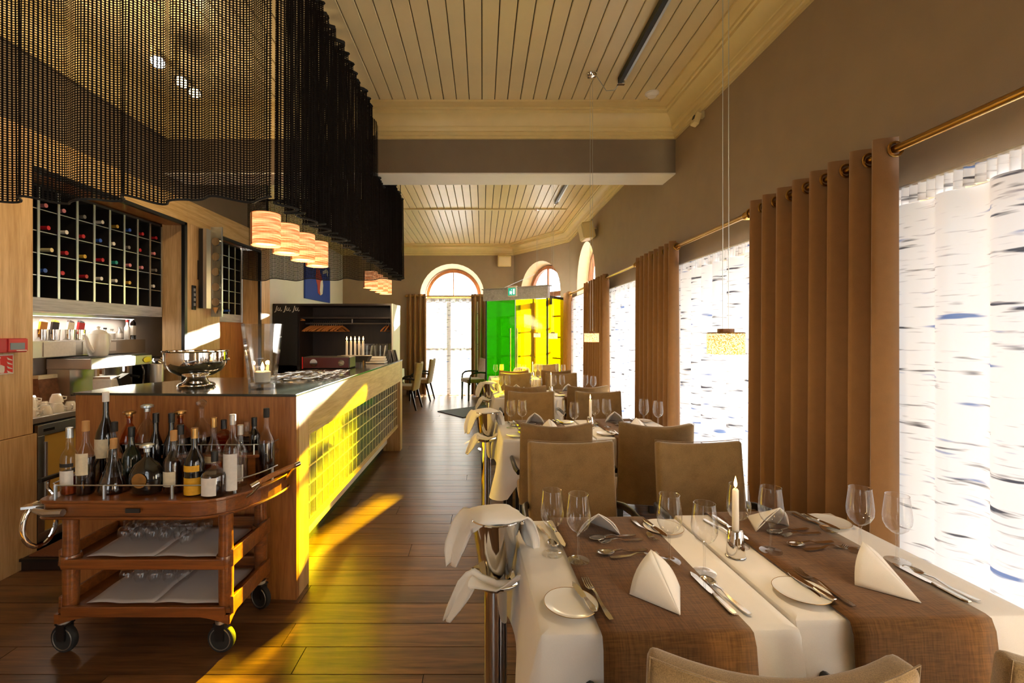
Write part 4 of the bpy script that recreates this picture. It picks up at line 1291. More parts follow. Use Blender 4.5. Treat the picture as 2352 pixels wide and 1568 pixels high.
mk('drop', MB().lathe([(0.0,-0.07),(0.03,0.0),(0.0,0.004)],10), m_cork, og, (0.06,-0.03,0.10))
sp = thing('switch_strip','black strip of light switches on the oak pilaster','switch',(XL,4.74,1.76))
mk('plate', MB().box(0,-0.03,0.0,0.014,0.03,0.25), m_black, sp, bevel=0.003)
for i in range(4): mk('button', MB().box(0.014,-0.014,0.04+i*0.05,0.018,0.014,0.07+i*0.05), m_steel, sp)

# fire call point and sign on the oak wall
fc = thing('fire_call_point','red fire alarm call point on the oak wall','fire alarm',(XL,2.86,1.40))
mk('box', MB().box(0.0,-0.09,0.0,0.055,0.095,0.088), m_red, fc, bevel=0.004)
mk('window_frame', MB().box(0.055,-0.025,0.008,0.062,0.092,0.084), pbr('faded_red','#c8403c',0.5), fc)
mk('break_glass', MB().box(0.062,-0.018,0.018,0.064,0.072,0.060), pbr('grey_print','#6d7c84',0.3), fc)
mk('caption_strip', MB().box(0.062,0.02,0.009,0.064,0.085,0.014), m_labelw, fc)
fs = thing('fire_sign','red pictogram sign of hand and flames below the call point','sign',(XL,2.855,1.27))
mk('plate', MB().box(0.0,-0.062,-0.005,0.006,0.062,0.118), m_labelw, fs)
mk('red_field', MB().box(0.006,-0.056,0.003,0.008,0.056,0.110), m_redp, fs)
def sflat(polys, x, mat, name):
    mb = flat(polys,0.0,t=-0.0015); mb.xf(Matrix.Translation((x,0,0)) @ Matrix.Rotation(R(90),4,'Z'))
    return mk(name, mb, mat, fs)
sflat([[(-0.045,0.045),(-0.035,0.015),(-0.02,0.005),(0.0,0.005),(0.004,0.02),(0.004,0.045),(-0.016,0.055),(-0.022,0.052),(-0.024,0.09),(-0.032,0.09),(-0.034,0.035)],[(-0.036,0.094),(-0.020,0.094),(-0.020,0.104),(-0.036,0.104)]],0.009,m_labelw,'hand')
sflat([[(0.018,0.1-k*0.027),(0.024,0.085-k*0.027),(0.050,0.078-k*0.027),(0.050,0.084-k*0.027),(0.032,0.092-k*0.027)] for k in range(4)],0.009,m_labelw,'flames')

# step and mat behind the trolley
stp = mk('bar_step', MB().box(-2.96,2.96,0.0,-2.42,4.6,0.075), m_wenge, bevel=0.004, label='low dark step into the bar beside the oak wall', cat='step')
mk('step_edge', MB().box(-2.96,2.945,0.06,-2.42,2.96,0.078), m_black, stp)
mk('bar_mat', MB().box(-2.93,2.98,0.0755,-2.45,4.5,0.088), m_mat, bevel=0.003, label='brown coir mat on the low step', cat='mat')

# ================================================================== THINGS ON THE BAR
def on_top(u, v, z): 
    d = FPX*(EYE-z)/(v-765); return ((u-1108)/FPX*d, d, z)
bw = thing('punch_bowl','polished silver footed bowl on the near end of the bar','bowl',on_top(451,888,ZB))
mk('foot', MB().lathe([(0.0,0.0),(0.105,0.0),(0.11,0.012),(0.10,0.026),(0.075,0.034),(0.062,0.052),(0.055,0.062),(0.06,0.068),(0.0,0.07)],32), m_chrome, bw, smooth=True)
mk('bowl', MB().lathe([(0.055,0.066),(0.10,0.078),(0.145,0.105),(0.172,0.14),(0.178,0.17),(0.178,0.225),(0.185,0.228),(0.190,0.232),(0.186,0.236),(0.172,0.232),(0.170,0.17),(0.135,0.11),(0.06,0.085),(0.0,0.08)],40), m_chrome, bw, smooth=True, ang=50)
for s in (-1,1): mk('knob', MB().tube([(s*0.175,0,0.17),(s*0.20,0,0.178)],0.005,6).sphere((s*0.208,0,0.18),0.009,8,6), m_chrome, bw, smooth=True)
vs = thing('glass_vase','tall heavy glass vase holding a lit candle on the bar','vase',on_top(603,893,ZB))
mk('wall_glass', MB().olathe([(0.078,0.0),(0.080,0.03),(0.120,0.405),(0.112,0.405),(0.074,0.045)],12), m_thick, vs, smooth=True, ang=25)
mk('glass_base', MB().lathe([(0.0,0.0),(0.078,0.0),(0.076,0.035),(0.0,0.045)],12), m_thick, vs, smooth=True, ang=25)
cd = thing('vase_candle','stub of white candle burning inside the glass vase','candle',(vs.location.x,vs.location.y,ZB+0.046))
mk('wax', MB().lathe([(0.0,0.0),(0.045,0.0),(0.048,0.06),(0.040,0.066),(0.015,0.058),(0.0,0.058)],16), m_wax, cd, smooth=True)
mk('flame', MB().lathe([(0.0,0.062),(0.010,0.075),(0.012,0.088),(0.006,0.11),(0.0,0.125)],10), m_flame, cd, smooth=True)
lamp_light('candle_glow', (vs.location.x, vs.location.y, ZB+0.17), 1.0, (1,0.6,0.25), 0.015)

# cutlery meshes -----------------------------------------------------
def strip(path, widths, thick, name):
    """flat bar with varying width along Y, path = [(y,z)]"""
    mb = MB()
    for (y,z),w in zip(path,widths):
        mb.v += [(-w/2,y,z),(w/2,y,z),(w/2,y,z+thick),(-w/2,y,z+thick)]
    k = len(path)
    for i in range(k-1):
        b, c = i*4, (i+1)*4
        for j in range(4): mb.f.append((b+j, b+(j+1)%4, c+(j+1)%4, c+j))
    mb.f.append((3,2,1,0)); e = (k-1)*4; mb.f.append((e,e+1,e+2,e+3))
    return mb
def fork_mbs(L=0.205):
    h = strip([(-L/2,0.004),(-L/2+0.02,0.003),(-L/2+0.07,0.004),(0.01,0.012),(0.035,0.010)],[0.012,0.016,0.010,0.006,0.008],0.0028,'h')
    hd = strip([(0.034,0.010),(0.042,0.007),(0.060,0.002)],[0.008,0.020,0.023],0.0022,'p')
    tn = MB()
    for i in range(4):
        x = -0.0096+i*0.0064
        t = strip([(0.060,0.002),(0.075,0.002),(L/2-0.006,0.007),(L/2,0.009)],[0.0036,0.0036,0.0030,0.0016],0.0020,'t')
        tn.join(t, Matrix.Translation((x,0,0)))
    return h, hd, tn
def knife_mbs(L=0.225):
    h = strip([(-L/2,0.0),(-L/2+0.015,0.0),(-0.03,0.0),(-0.012,0.001)],[0.012,0.019,0.015,0.011],0.007,'h')
    b = strip([(-0.012,0.002),(0.0,0.002),(0.03,0.002),(L/2-0.02,0.002),(L/2,0.002)],[0.011,0.018,0.020,0.018,0.003],0.002,'b')
    return h, b
def spoon_mbs(L=0.20):
    h = strip([(-L/2,0.004),(-L/2+0.02,0.003),(-L/2+0.07,0.004),(0.01,0.012),(0.040,0.009)],[0.012,0.016,0.010,0.006,0.008],0.0028,'h')
    bl = MB()
    n = 14
    for r,z in ((0.0,0.001),(0.5,0.003),(0.85,0.0075),(1.0,0.010)):
        for i in range(n):
            a = 2*math.pi*i/n
            bl.v.append((0.020*r*math.cos(a), 0.068+0.031*r*math.sin(a), z))
    for j in range(3):
        for i in range(n):
            i2=(i+1)%n
            bl.f.append((j*n+i,j*n+i2,(j+1)*n+i2,(j+1)*n+i))
    return h, bl
def make_fork(label, group, L=0.205):
    t = thing('fork', label, 'fork', group=group); a,b,c = fork_mbs(L)
    mk('handle', a, m_silver, t, smooth=True, ang=50); mk('head', b, m_silver, t, smooth=True); mk('tines', c, m_silver, t); return t
def make_knife(label, group, L=0.225):
    t = thing('knife', label, 'knife', group=group); a,b = knife_mbs(L)
    mk('handle', a, m_silver, t, bevel=0.002); mk('blade', b, m_chrome, t); return t
def make_spoon(label, group, L=0.20):
    t = thing('spoon', label, 'spoon', group=group); a,b = spoon_mbs(L)
    mk('handle', a, m_silver, t, smooth=True, ang=50); mk('bowl', b, m_silver, t, smooth=True, solid=0.0012); return t

bfork = make_fork('silver fork in the heap of cutlery on the bar','forks heaped on the bar')
fx0, fy0 = -1.42, 3.40
cnt = 0
for r in range(14):
    for c in range(4):
        l = (fx0 - 0.16 + c*0.115 + random.uniform(-0.02,0.02), fy0 + r*0.045, ZB + 0.004 + 0.008*(c%2) + 0.005*(r%3))
        rot = (R(random.uniform(-3,3)), R(random.uniform(-10,10)), R(-75+random.uniform(-12,12)) if c<3 else R(-58+random.uniform(-6,6)))
        lb = '%s fork of the %s heaped rank on the bar, counted from the vase' % (ORD[r], ORD[c])
        if cnt == 0: bfork.location = l; bfork.rotation_euler = rot; bfork['label'] = lb
        else: dup(bfork, l, rot=rot, label=lb)
        cnt += 1
rd = thing('table_radio','low dark red box with round dial on the bar','radio',(-1.60,4.62,ZB))
mk('case', MB().box(-0.16,-0.10,0.0,0.30,0.12,0.115), m_wenge, rd, bevel=0.012)
mk('front', MB().box(-0.15,-0.106,0.008,0.29,-0.10,0.107), pbr('mahogany_front','#4a1710',0.3), rd)
mk('dial', MB().lathe([(0.0,0.0),(0.036,0.0),(0.036,0.006),(0.0,0.006)],20).xf(Matrix.Rotation(R(90),4,'X')), m_chrome, rd, (-0.05,-0.106,0.058))
mk('dial', MB().lathe([(0.0,0.0),(0.03,0.0),(0.03,0.006),(0.0,0.006)],20).xf(Matrix.Rotation(R(90),4,'X')), m_chrome, rd, (0.22,-0.106,0.058))
mk('edge_trim', MB().box(-0.165,-0.108,0.0,-0.155,-0.1,0.115), m_red, rd)
# boat-shaped candle holder with five candles
ch_ = thing('candle_boat','boat-shaped steel candle holder on the bar','candle holder',(-1.38,5.0,ZB),R(-78))
L2 = 0.30
mb = MB()
for y,w in ((-L2*0.62,0.02),(-L2*0.5,0.07),(0,0.085),(L2*0.5,0.07),(L2*0.62,0.02)):
    mb.v += [(-w*0.25,y*0.8,0.035),(w*0.25,y*0.8,0.035),(w,y,0.105),(-w,y,0.105)]
for i in range(4):
    b,c = i*4,(i+1)*4
    for j in range(4): mb.f.append((b+j,b+(j+1)%4,c+(j+1)%4,c+j))
mb.f += [(3,2,1,0),(16,17,18,19)]
mk('trough', mb, m_steel, ch_)
for y in (-0.09,0.09):
    mk('foot', MB().box(-0.045,y-0.006,0.0,-0.033,y+0.006,0.05).box(0.033,y-0.006,0,0.045,y+0.006,0.05), m_brass, ch_)
tc_ = thing('taper_candle','','candle',(-1.36,5.0,ZB+0.105),group='taper candles in the boat holder')
mk('wax', MB().lathe([(0.0,0.0),(0.0125,0.0),(0.0115,0.155),(0.006,0.16),(0,0.158)],12), m_wax, tc_, smooth=True)
mk('flame', MB().lathe([(0.0,0.162),(0.007,0.172),(0.008,0.182),(0.004,0.198),(0.0,0.21)],8), m_flame, tc_, smooth=True)
mk('wick', MB().tube([(0,0,0.157),(0,0,0.168)],0.001,4), m_ink, tc_)
for i in range(5):
    lb = '%s of the five burning candles in the boat holder, counted from the radio' % ORD[i]
    l = (-1.38-0.084+0.042*i, 5.0-0.018+0.009*i, ZB+0.105)
    if i == 0: tc_.location = l; tc_['label'] = lb
    else: dup(tc_, l, 0, lb)
lamp_light('candle_glow', (-1.36,5.0,ZB+0.33), 1.2, (1,0.6,0.25), 0.05)
mh = thing('glass_card_holder','clear glass stand of menu cards at the far end of the bar','card holder',(-1.35,5.72,ZB))
mk('glass_box', MB().box(-0.20,-0.12,0.0,0.20,0.12,0.22), m_thick, mh)
for i in range(6):
    mk('card', MB().obox((-0.14+i*0.055,0.0,0.10),(0.006,0.18,0.19),R(8),0,R(6*(i%3)-4)), [m_paper,m_wenge,m_labelw][i%3], mh)
nb = thing('napkin_bundle','pale folded napkins stacked beside the candle boat','napkins',(-1.22,5.33,ZB))
for i in range(3): mk('folded_napkin', MB().obox((0.0,0,0.014+0.026*i),(0.22-0.01*i,0.17,0.024),R(4*i)), m_nap, nb, bevel=0.008)
for i in range(4):
    t = thing('magazine','%s leaning menu card at the far bar end' % ORD[i],'menu card',(-1.17+0.02*i,5.86+0.03*i,ZB),R(20),group='menu cards leaning at the bar end')
    mk('cover', MB().obox((0,0,0.065),(0.004,0.12,0.14),0,0,R(-14)), m_labelw if i%2 else m_ink, t)
    mk('pages', MB().obox((-0.005,0,0.065),(0.004,0.115,0.135),0,0,R(-14)), m_paper, t)
st = thing('plate_stack','white plates stacked behind the candle boat','plates',(-1.50,5.20,ZB))
for i in range(5): mk('plate', MB().lathe([(0.0,0.006*i),(0.06,0.006*i),(0.09,0.012+0.006*i),(0.088,0.016+0.006*i),(0.0,0.005+0.006*i)],20), m_china, st, (0,0,0.06), smooth=True)
mk('stand', MB().lathe([(0.05,0.0),(0.02,0.02),(0.02,0.04),(0.05,0.06)],16), m_black, st)
# strip lamp under the wine rack
ul = thing('strip_lamp','slim strip lamp under the large wine rack lighting the splashback','strip lamp',(-3.45,3.90,1.68))
mk('housing', MB().box(-0.02,-0.66,-0.022,0.02,0.66,0.0), m_alu, ul)
mk('diffuser', MB().box(-0.015,-0.65,-0.026,0.015,0.65,-0.022), glow('strip_diffuser',(1.0,0.9,0.78),2.5), ul)
ud = bpy.data.lights.new('strip_glow','AREA'); ud.shape = 'RECTANGLE'; ud.size, ud.size_y = 0.03, 1.3; ud.energy = 4; ud.color = (1.0,0.88,0.76)
uo = bpy.data.objects.new('strip_glow', ud); col.objects.link(uo); uo.location = (-3.45,3.90,1.65)
# ================================================================== DRINKS TROLLEY
TX0, TX1, TY0, TY1 = -1.965, -1.225, 2.205, 2.55
ZT = 0.742
tl = thing('drinks_trolley','cherry wood drinks trolley on castors in front of the bar','trolley',(-1.6,2.38,0))
def tp_(name, mb, mat, par=None, **k):
    mb.xf(Matrix.Translation((1.6,-2.38,0)))
    return mk(name, mb, mat, par or tl, **k)
def tray_poly(g=0.0):
    p = []
    cx, cy, rx, ry = -1.36, 2.56, 0.27+g, 0.41+g
    for i in range(13):
        a = -math.pi/2 + (math.pi/2)*i/12
        p.append((cx+rx*math.cos(a), cy+ry*math.sin(a)))
    p += [(-1.09+g,2.60+g),(-2.03,2.60+g)]
    for i in range(6):
        a = math.pi/2 + (math.pi/2)*i/5
        p.append((-2.03+(0.05+g)*math.cos(a), 2.55+(0.05+g)*math.sin(a)))
    for i in range(6):
        a = math.pi + (math.pi/2)*i/5
        p.append((-2.03+(0.05+g)*math.cos(a), 2.20+(0.05+g)*math.sin(a)))
    return p
tp_('tray_apron', MB().prism(tray_poly(-0.006),ZT-0.085,ZT-0.012), m_cherry, bevel=0.003)
tp_('tray_top', MB().prism(tray_poly(0.008),ZT-0.016,ZT), m_cherry, bevel=0.006, seg=3)
tp_('tray_bead', MB().tube([(x,y,ZT-0.083) for x,y in tray_poly(0.002)],0.007,6,True), m_cherry, smooth=True)
tp_('maker_plate', MB().box(-1.655,2.138,ZT-0.055,-1.59,2.146,ZT-0.036), m_ink)
# gallery rail
poly = tray_poly(-0.022)
front = [q for q in poly[:10]] 
rail = [(-2.05,2.56),(-2.06,2.30),(-2.045,2.20),(-2.01,2.172)] + [q for q in poly[:12]]
tp_('gallery_rail', MB().tube([(x,y,ZT+0.062) for x,y in rail],0.0032,6), m_alu, smooth=True)
for x,y in ((-2.01,2.172),(-1.78,2.172),(-1.46,2.172),poly[5],poly[10]):
    tp_('rail_post', MB().tube([(x,y,ZT),(x,y,ZT+0.064)],0.0075,8), m_alu, smooth=True)
# raised tier
tier = tp_('raised_tier', MB().prism([(-1.92,2.455),(-1.22,2.455),(-1.17,2.47),(-1.14,2.52),(-1.14,2.595),(-1.92,2.595)],0.855,0.872), m_cherry, bevel=0.004)
for x in (-1.86,-1.24): tp_('tier_leg', MB().box(x-0.02,2.48,ZT,x+0.02,2.58,0.855), m_cherry)
tp_('tier_rail', MB().tube([(-1.92,2.462,0.925),(-1.24,2.462,0.925),(-1.17,2.478,0.925),(-1.145,2.52,0.925),(-1.145,2.59,0.925)],0.003,6), m_alu)
for x,y in ((-1.9,2.462),(-1.5,2.462),(-1.22,2.464),(-1.15,2.53)): tp_('rail_post', MB().tube([(x,y,0.872),(x,y,0.926)],0.005,6), m_alu)
# handle at the rounded end and folding handle at the other
hp = [(-1.19,2.28,ZT-0.045),(-1.15,2.30,ZT-0.02),(-1.11,2.33,ZT+0.03),(-1.06,2.42,ZT+0.05),(-1.02,2.52,ZT+0.06)]
tp_('pull_bracket', MB().tube(hp[:3],0.008,6).tube([(-1.09,2.55,ZT-0.03),(-1.05,2.53,ZT+0.02),(-1.02,2.50,ZT+0.055)],0.008,6), m_chrome, smooth=True)
tp_('pull_handle', MB().tube([(-1.14,2.30,ZT+0.02),(-1.09,2.36,ZT+0.045),(-1.04,2.46,ZT+0.058),(-1.015,2.52,ZT+0.062)],0.013,10), m_oakd, smooth=True)
for fa, fb in (((-1.15,2.29,ZT+0.015),(-1.125,2.32,ZT+0.028)),((-1.02,2.50,ZT+0.06),(-1.008,2.535,ZT+0.063))):
    tp_('ferrule', MB().tube([fa,fb],0.0145,10), m_chrome, smooth=True)
tp_('push_handle', MB().tube([(-2.11,2.20,ZT+0.075),(-2.10,2.52,ZT+0.075)],0.012,8), m_black, smooth=True)
for y in (2.24,2.48): tp_('push_bracket', MB().tube([(-2.105,y,ZT+0.075),(-2.11,y,ZT+0.03),(-2.08,y,ZT-0.005)],0.007,6), m_chrome, smooth=True)
# bottle ring on its bracket
tp_('ring_bracket', MB().tube([(-1.94,2.135,ZT-0.052),(-2.02,2.135,ZT-0.055),(-2.10,2.16,ZT-0.05)],[0.017,0.017,0.010],8), m_steel, smooth=True)
rc = []
for i in range(20):
    a = 2*math.pi*i/20
    rc.append((-2.13+0.028*math.cos(a), 2.22+0.055*math.cos(a), ZT-0.14+0.105*math.sin(a)))
tp_('bottle_ring', MB().tube(rc,0.012,8,True,flat=0.6), m_chrome, smooth=True)
tp_('ring_hinge', MB().obox((-2.12,2.19,ZT-0.04),(0.09,0.05,0.012),R(20)), m_chrome)
for x in (TX0,TX1):
    for y in (TY0,TY1):
        tp_('post', MB().lathe([(0.030,0.20),(0.033,0.30),(0.034,0.44),(0.031,0.58),(0.033,ZT-0.08)],16,(x,y,0)), m_cherry, smooth=True)
        tp_('post_collar', MB().lathe([(0.040,0.415),(0.043,0.43),(0.043,0.46),(0.040,0.468)],16,(x,y,0)), m_cherry, smooth=True)
def shelf(z, name):
    x0,x1,y0,y1 = TX0-0.035,TX1+0.035,TY0-0.03,TY1+0.035
    tp_(name, MB().box(x0,y0,z-0.02,x1,y1,z), m_cherry)
    tp_('front_rim', MB().box(x0+0.02,y0-0.012,z-0.035,x1-0.02,y0+0.006,z+0.014), m_cherry, bevel=0.004)
    tp_('back_rim', MB().box(x0+0.02,y1-0.006,z-0.03,x1-0.02,y1+0.012,z+0.05), m_cherry, bevel=0.004)
    for x in (x0,x1): tp_('side_rim', MB().box(x-0.009,y0+0.01,z-0.03,x+0.009,y1-0.01,z+0.05), m_cherry, bevel=0.004)
shelf(0.445,'middle_shelf'); shelf(0.222,'bottom_shelf')
def apron(x0,x1):
    n = 16; pts = []
    for i in range(n+1):
        t = i/n; x = x0+(x1-x0)*t
        e = min(t,1-t)/0.28
        pts.append((x, 0.150 + 0.042*(1-(1-min(e,1))**2)))
    mb = MB()
    for x,z in pts: mb.v += [(x,0,z),(x,0,0.195),(x,0.02,0.195),(x,0.02,z)]
    for i in range(n):
        b,c = i*4,(i+1)*4
        for j in range(4): mb.f.append((b+j,b+(j+1)%4,c+(j+1)%4,c+j))
    mb.f += [(0,1,2,3),(n*4+3,n*4+2,n*4+1,n*4)]
    return mb
for y in (TY0-0.035,TY1+0.02):
    tp_('curved_apron', apron(TX0-0.03,TX1+0.03).xf(Matrix.Translation((0,y,0))), m_cherry)
for x in (TX0-0.035,TX1+0.035):
    tp_('curved_apron', apron(TY0-0.03,TY1+0.03).xf(Matrix.Translation((x,0,0)) @ Matrix.Rotation(R(90),4,'Z')), m_cherry)
for k,(x,y,a) in enumerate(((TX0-0.03,TY0,250),(TX1-0.02,TY0,252),(TX1+0.0,TY1,235),(TX0,TY1,262))):
    wz = Matrix.Translation((x,y,0)) @ Matrix.Rotation(R(a-270+12),4,'Z')
    w = MB().lathe([(0.052,-0.013),(0.064,-0.012),(0.067,0.0),(0.064,0.012),(0.052,0.013)],24).xf(wz @ Matrix.Translation((0,0,0.067)) @ Matrix.Rotation(R(90),4,'X'))
    c = tp_('castor_tyre', w, m_rubber, smooth=True)
    tp_('castor_hub', MB().lathe([(0.0,-0.014),(0.050,-0.012),(0.052,-0.010),(0.052,0.010),(0.0,0.014)],20).xf(wz @ Matrix.Translation((0,0,0.067)) @ Matrix.Rotation(R(90),4,'X')), m_black)
    tp_('castor_ring', MB().tube([(0.051*math.cos(2*math.pi*i/24),-0.0145,0.067+0.051*math.sin(2*math.pi*i/24)) for i in range(24)],0.0025,5,True).xf(wz), m_steel)
    tp_('castor_fork', MB().box(-0.022,-0.024,0.062,0.022,-0.017,0.138).box(-0.022,0.017,0.062,0.022,0.024,0.138).box(-0.03,-0.024,0.135,0.03,0.024,0.143).xf(wz), m_black)
    tp_('castor_swivel', MB().lathe([(0.028,0.142),(0.028,0.158),(0.012,0.162)],14,(x,y,0)), m_steel, smooth=True)

# paper on the trolley shelves, upturned glasses
for z, lb in ((0.446,'white paper sheets lining the middle trolley shelf'),(0.223,'white paper sheets lining the bottom trolley shelf')):
    t = thing('paper_liner', lb, 'paper', (-1.6,2.38,z))
    r_ = random.Random(int(z*100))
    for i in range(2):
        sx = -0.30+0.32*i
        mb = MB().grid(lambda u,v: (sx+0.32*u+0.004*math.sin(9*v+i), -0.165+0.335*v+0.004*math.sin(7*u), 0.003+0.004*i*u*0+0.003*abs(math.sin(3.1*u*2))*(1-v)), 10, 10)
        mk('sheet', mb, m_paper, t, smooth=True, solid=0.0015)
def tumbler(label, group):
    t = thing('snifter_glass', label, 'glass', group=group)
    mk('bowl', MB().olathe([(0.022,0.0),(0.030,0.02),(0.031,0.04),(0.022,0.058),(0.006,0.066)],14), m_clear, t, smooth=True)
    mk('stem', MB().lathe([(0.006,0.066),(0.004,0.085),(0.006,0.095)],8), m_clear, t, smooth=True)
    mk('foot', MB().lathe([(0.006,0.095),(0.026,0.101),(0.026,0.104),(0.0,0.106)],14), m_clear, t, smooth=True)
    return t
sg = tumbler('first upturned glass of the cluster on the middle trolley shelf','upturned glasses on the middle shelf')
spots = [(-1.86+0.072*i, 2.39+0.058*j) for j in range(3) for i in range(6) if not (j==0 and i>4)] + [(-1.505,2.345)]
for i,(x,y) in enumerate(spots):
    l = (x+random.uniform(-.006,.006),y+random.uniform(-.006,.006),0.455)
    if i == 0: sg.location = l
    else: dup(sg, l, 0, 'small upturned glass standing alone on the middle shelf paper' if i == len(spots)-1 else '%s upturned glass of the cluster on the middle trolley shelf' % ORD[i])
for i in range(9):
    dup(sg, (-1.86+0.075*(i%5), 2.41+0.07*(i//5), 0.232), 0, '%s upturned glass of the cluster on the bottom trolley shelf' % ORD[i],'upturned glasses on the bottom shelf')

# bottles on the trolley ---------------------------------------------
def arc_patch(r, z0, z1, half, off=0.0008, sq=False):
    n = 12; mb = MB()
    for z in (z0,z1):
        for i in range(n+1):
            a = -math.pi/2 - half + 2*half*i/n
            mb.v.append(((r+off)*math.cos(a),(r+off)*math.sin(a),z))
    for i in range(n): mb.f.append((i,i+1,n+2+i,n+1+i))
    return mb
def bottle(u, d, zb, vtop, r, shape, glass, liq, level, cap, lab, label, capkind='screw', liqh=None):
    """spirit bottle whose mouth reaches the height read from the photograph"""
    h = EYE-(vtop-765)*d/FPX - zb
    x = (u-1108)/FPX*d
    t = thing('spirit_bottle', label, 'bottle', (x,d,zb), group='spirit bottles on the trolley')
    nr = min(0.0135, r*0.42)
    ch = 0.028 if capkind != 'stopper' else 0.05
    nb = h-ch
    if shape == 'std': pf = [(r*0.92,0.0),(r,0.008),(r,nb*0.52),(r*0.86,nb*0.60),(nr*1.25,nb*0.74),(nr,nb*0.80),(nr,nb)]
    elif shape == 'slim': pf = [(r*0.92,0.0),(r,0.008),(r,nb*0.60),(r*0.8,nb*0.68),(nr*1.1,nb*0.76),(nr,nb)]
    elif shape == 'cone': pf = [(r*0.95,0.0),(r,0.012),(r*0.86,nb*0.22),(r*0.55,nb*0.48),(nr*1.3,nb*0.72),(nr,nb*0.80),(nr,nb)]
    elif shape == 'bell': pf = [(r*0.85,0.0),(r,0.02),(r*0.96,nb*0.35),(r*0.66,nb*0.60),(nr*1.4,nb*0.74),(nr,nb*0.80),(nr*1.2,nb)]
    elif shape == 'flask': pf = [(r*0.55,0.0),(r*0.80,0.01),(r,nb*0.32),(r*0.97,nb*0.45),(r*0.70,nb*0.66),(nr*1.5,nb*0.80),(nr,nb*0.86),(nr,nb)]
    else: pf = [(r*0.97,0.0),(r,0.006),(r,nb*0.66),(r*0.7,nb*0.74),(nr,nb*0.80),(nr,nb)]
    n = 4 if shape == 'square' else 20
    sy = 0.62 if shape == 'flask' else 1.0
    kw = dict(sx=1.0, sy=sy, a0=math.pi/4 if n == 4 else 0.0)
    mk('glass', MB().lathe([(a,b) for a,b in pf], n, **kw), glass, t, smooth=True, ang=40 if n>4 else 20)
    if liq:
        lp = []; zmax = nb*level
        for (r0,z0),(r1,z1) in zip(pf,pf[1:]):
            lp.append((r0*0.955, z0+0.003))
            if z1 >= zmax:
                f = (zmax-z0)/(z1-z0) if z1 > z0 else 0
                lp.append(((r0+(r1-r0)*f)*0.955, zmax)); break
        mk('spirit', MB().lathe(lp, n, **kw), liq, t, smooth=True, ang=40 if n>4 else 20)
    if capkind == 'stopper':
        mk('stopper', MB().lathe([(nr*0.8,nb-0.004),(nr*0.9,nb+0.006),(nr*1.9,nb+0.018),(nr*2.1,nb+0.032),(nr*1.2,nb+0.044),(0.0,nb+0.05)],8), cap, t, smooth=True, ang=15)
    elif capkind == 'flat':
        mk('stopper', MB().lathe([(nr*1.1,nb-0.012),(nr*1.1,nb+0.006),(nr*2.3,nb+0.012),(nr*2.3,nb+0.022),(nr*1.4,nb+ch),(0.0,nb+ch)],14), cap, t, smooth=True, ang=35)
    else:
        mk('cap', MB().lathe([(nr*1.14,nb-0.022),(nr*1.16,nb+ch-0.002),(nr*1.0,nb+ch),(0.0,nb+ch)],14), cap, t, smooth=True)
    for lm, a, b, half in lab:
        rr = r if shape not in ('cone','bell','flask') else r*0.98
        if shape == 'flask':
            mb = MB().lathe([(0.0,0.0),(r*0.42,0.0),(r*0.42,0.002),(0.0,0.002)],18).xf(Matrix.Translation((0,-r*sy*1.0,nb*0.36)) @ Matrix.Rotation(R(90),4,'X'))
            mk('label_medallion', mb, lm, t)
        elif n == 4:
            mk('paper_label', MB().box(-r*0.55,-r*0.715,nb*a,r*0.55,-r*0.707,nb*b), lm, t)
        else:
            mk('paper_label', arc_patch(rr, nb*a, nb*b, half), lm, t, smooth=True)
    return t
z1, z2 = ZT+0.001, 0.873
bottle(160,2.24,z1,981,0.036,'slim',m_clear,m_whisky,0.30,m_alu,[(m_labelw,0.16,0.40,1.1),(m_ink,0.46,0.52,1.1)],'clear bottle with silver cap and white label at the trolley corner')
bottle(197,2.24,z1,966,0.038,'std',m_clear,m_cognac,0.55,m_cork,[(m_label,0.30,0.62,0.9)],'long-necked bottle with square cream label on the trolley front')
bottle(243,2.42,z1,900,0.046,'std',m_dkgl,None,0,m_white,[(m_label,0.30,0.52,0.9)],'tallest dark bottle with white capsule on the trolley')
bottle(261,2.27,z1,1006,0.066,'cone',m_clear,m_cognac,0.34,m_cork,[],'triangular clear decanter bottle with cork on the trolley front')
bottle(263,2.38,z1,968,0.035,'std',m_clear,m_cognac,0.42,m_ink,[],'half-full clear bottle with black cap behind the triangular decanter')
bottle(297,2.52,z2,943,0.050,'bell',m_amber,m_cognac,0.25,m_gold,[],'round amber decanter with gold stopper on the raised tier','flat')
bottle(302,2.36,z1,980,0.042,'std',m_grgl,None,0,m_black,[],'dark green bottle without label in the trolley middle')
bottle(338,2.53,z2,928,0.062,'bell',m_clear,m_cognac,0.18,m_alu,[],'large crystal decanter with silver collar on the raised tier','flat')
bottle(338,2.24,z1,1018,0.084,'flask',m_dkgl,None,0,m_alu,[(m_gold,0,0,0)],'broad black round flask with gold medallion at the trolley front','flat')
bottle(358,2.46,z1,948,0.034,'std',m_dkgl,None,0,m_black,[],'dark bottle peeping out behind the large crystal decanter')
bottle(394,2.47,z1,948,0.040,'std',m_dkgl,None,0,m_black,[],'black bottle beside the gold-necked decanter')
bottle(414,2.53,z2,942,0.062,'bell',m_amber,m_cognac,0.40,m_gold,[],'wide dark decanter with gold neck on the raised tier','flat')
bottle(399,2.26,z1,988,0.044,'std',m_clear,m_cognac,0.58,m_cork,[(m_label,0.14,0.40,0.75)],'clear bottle with torn beige label and cork')
bottle(415,2.38,z1,975,0.036,'std',m_clear,m_cognac,0.45,m_black,[],'clear bottle with black cap behind the beige label')
bottle(447,2.235,z1,982,0.044,'std',m_dkgl,None,0,m_gold,[(m_yel,0.02,0.30,1.2),(m_yel,0.40,0.50,1.0)],'black bottle with two bright yellow labels')
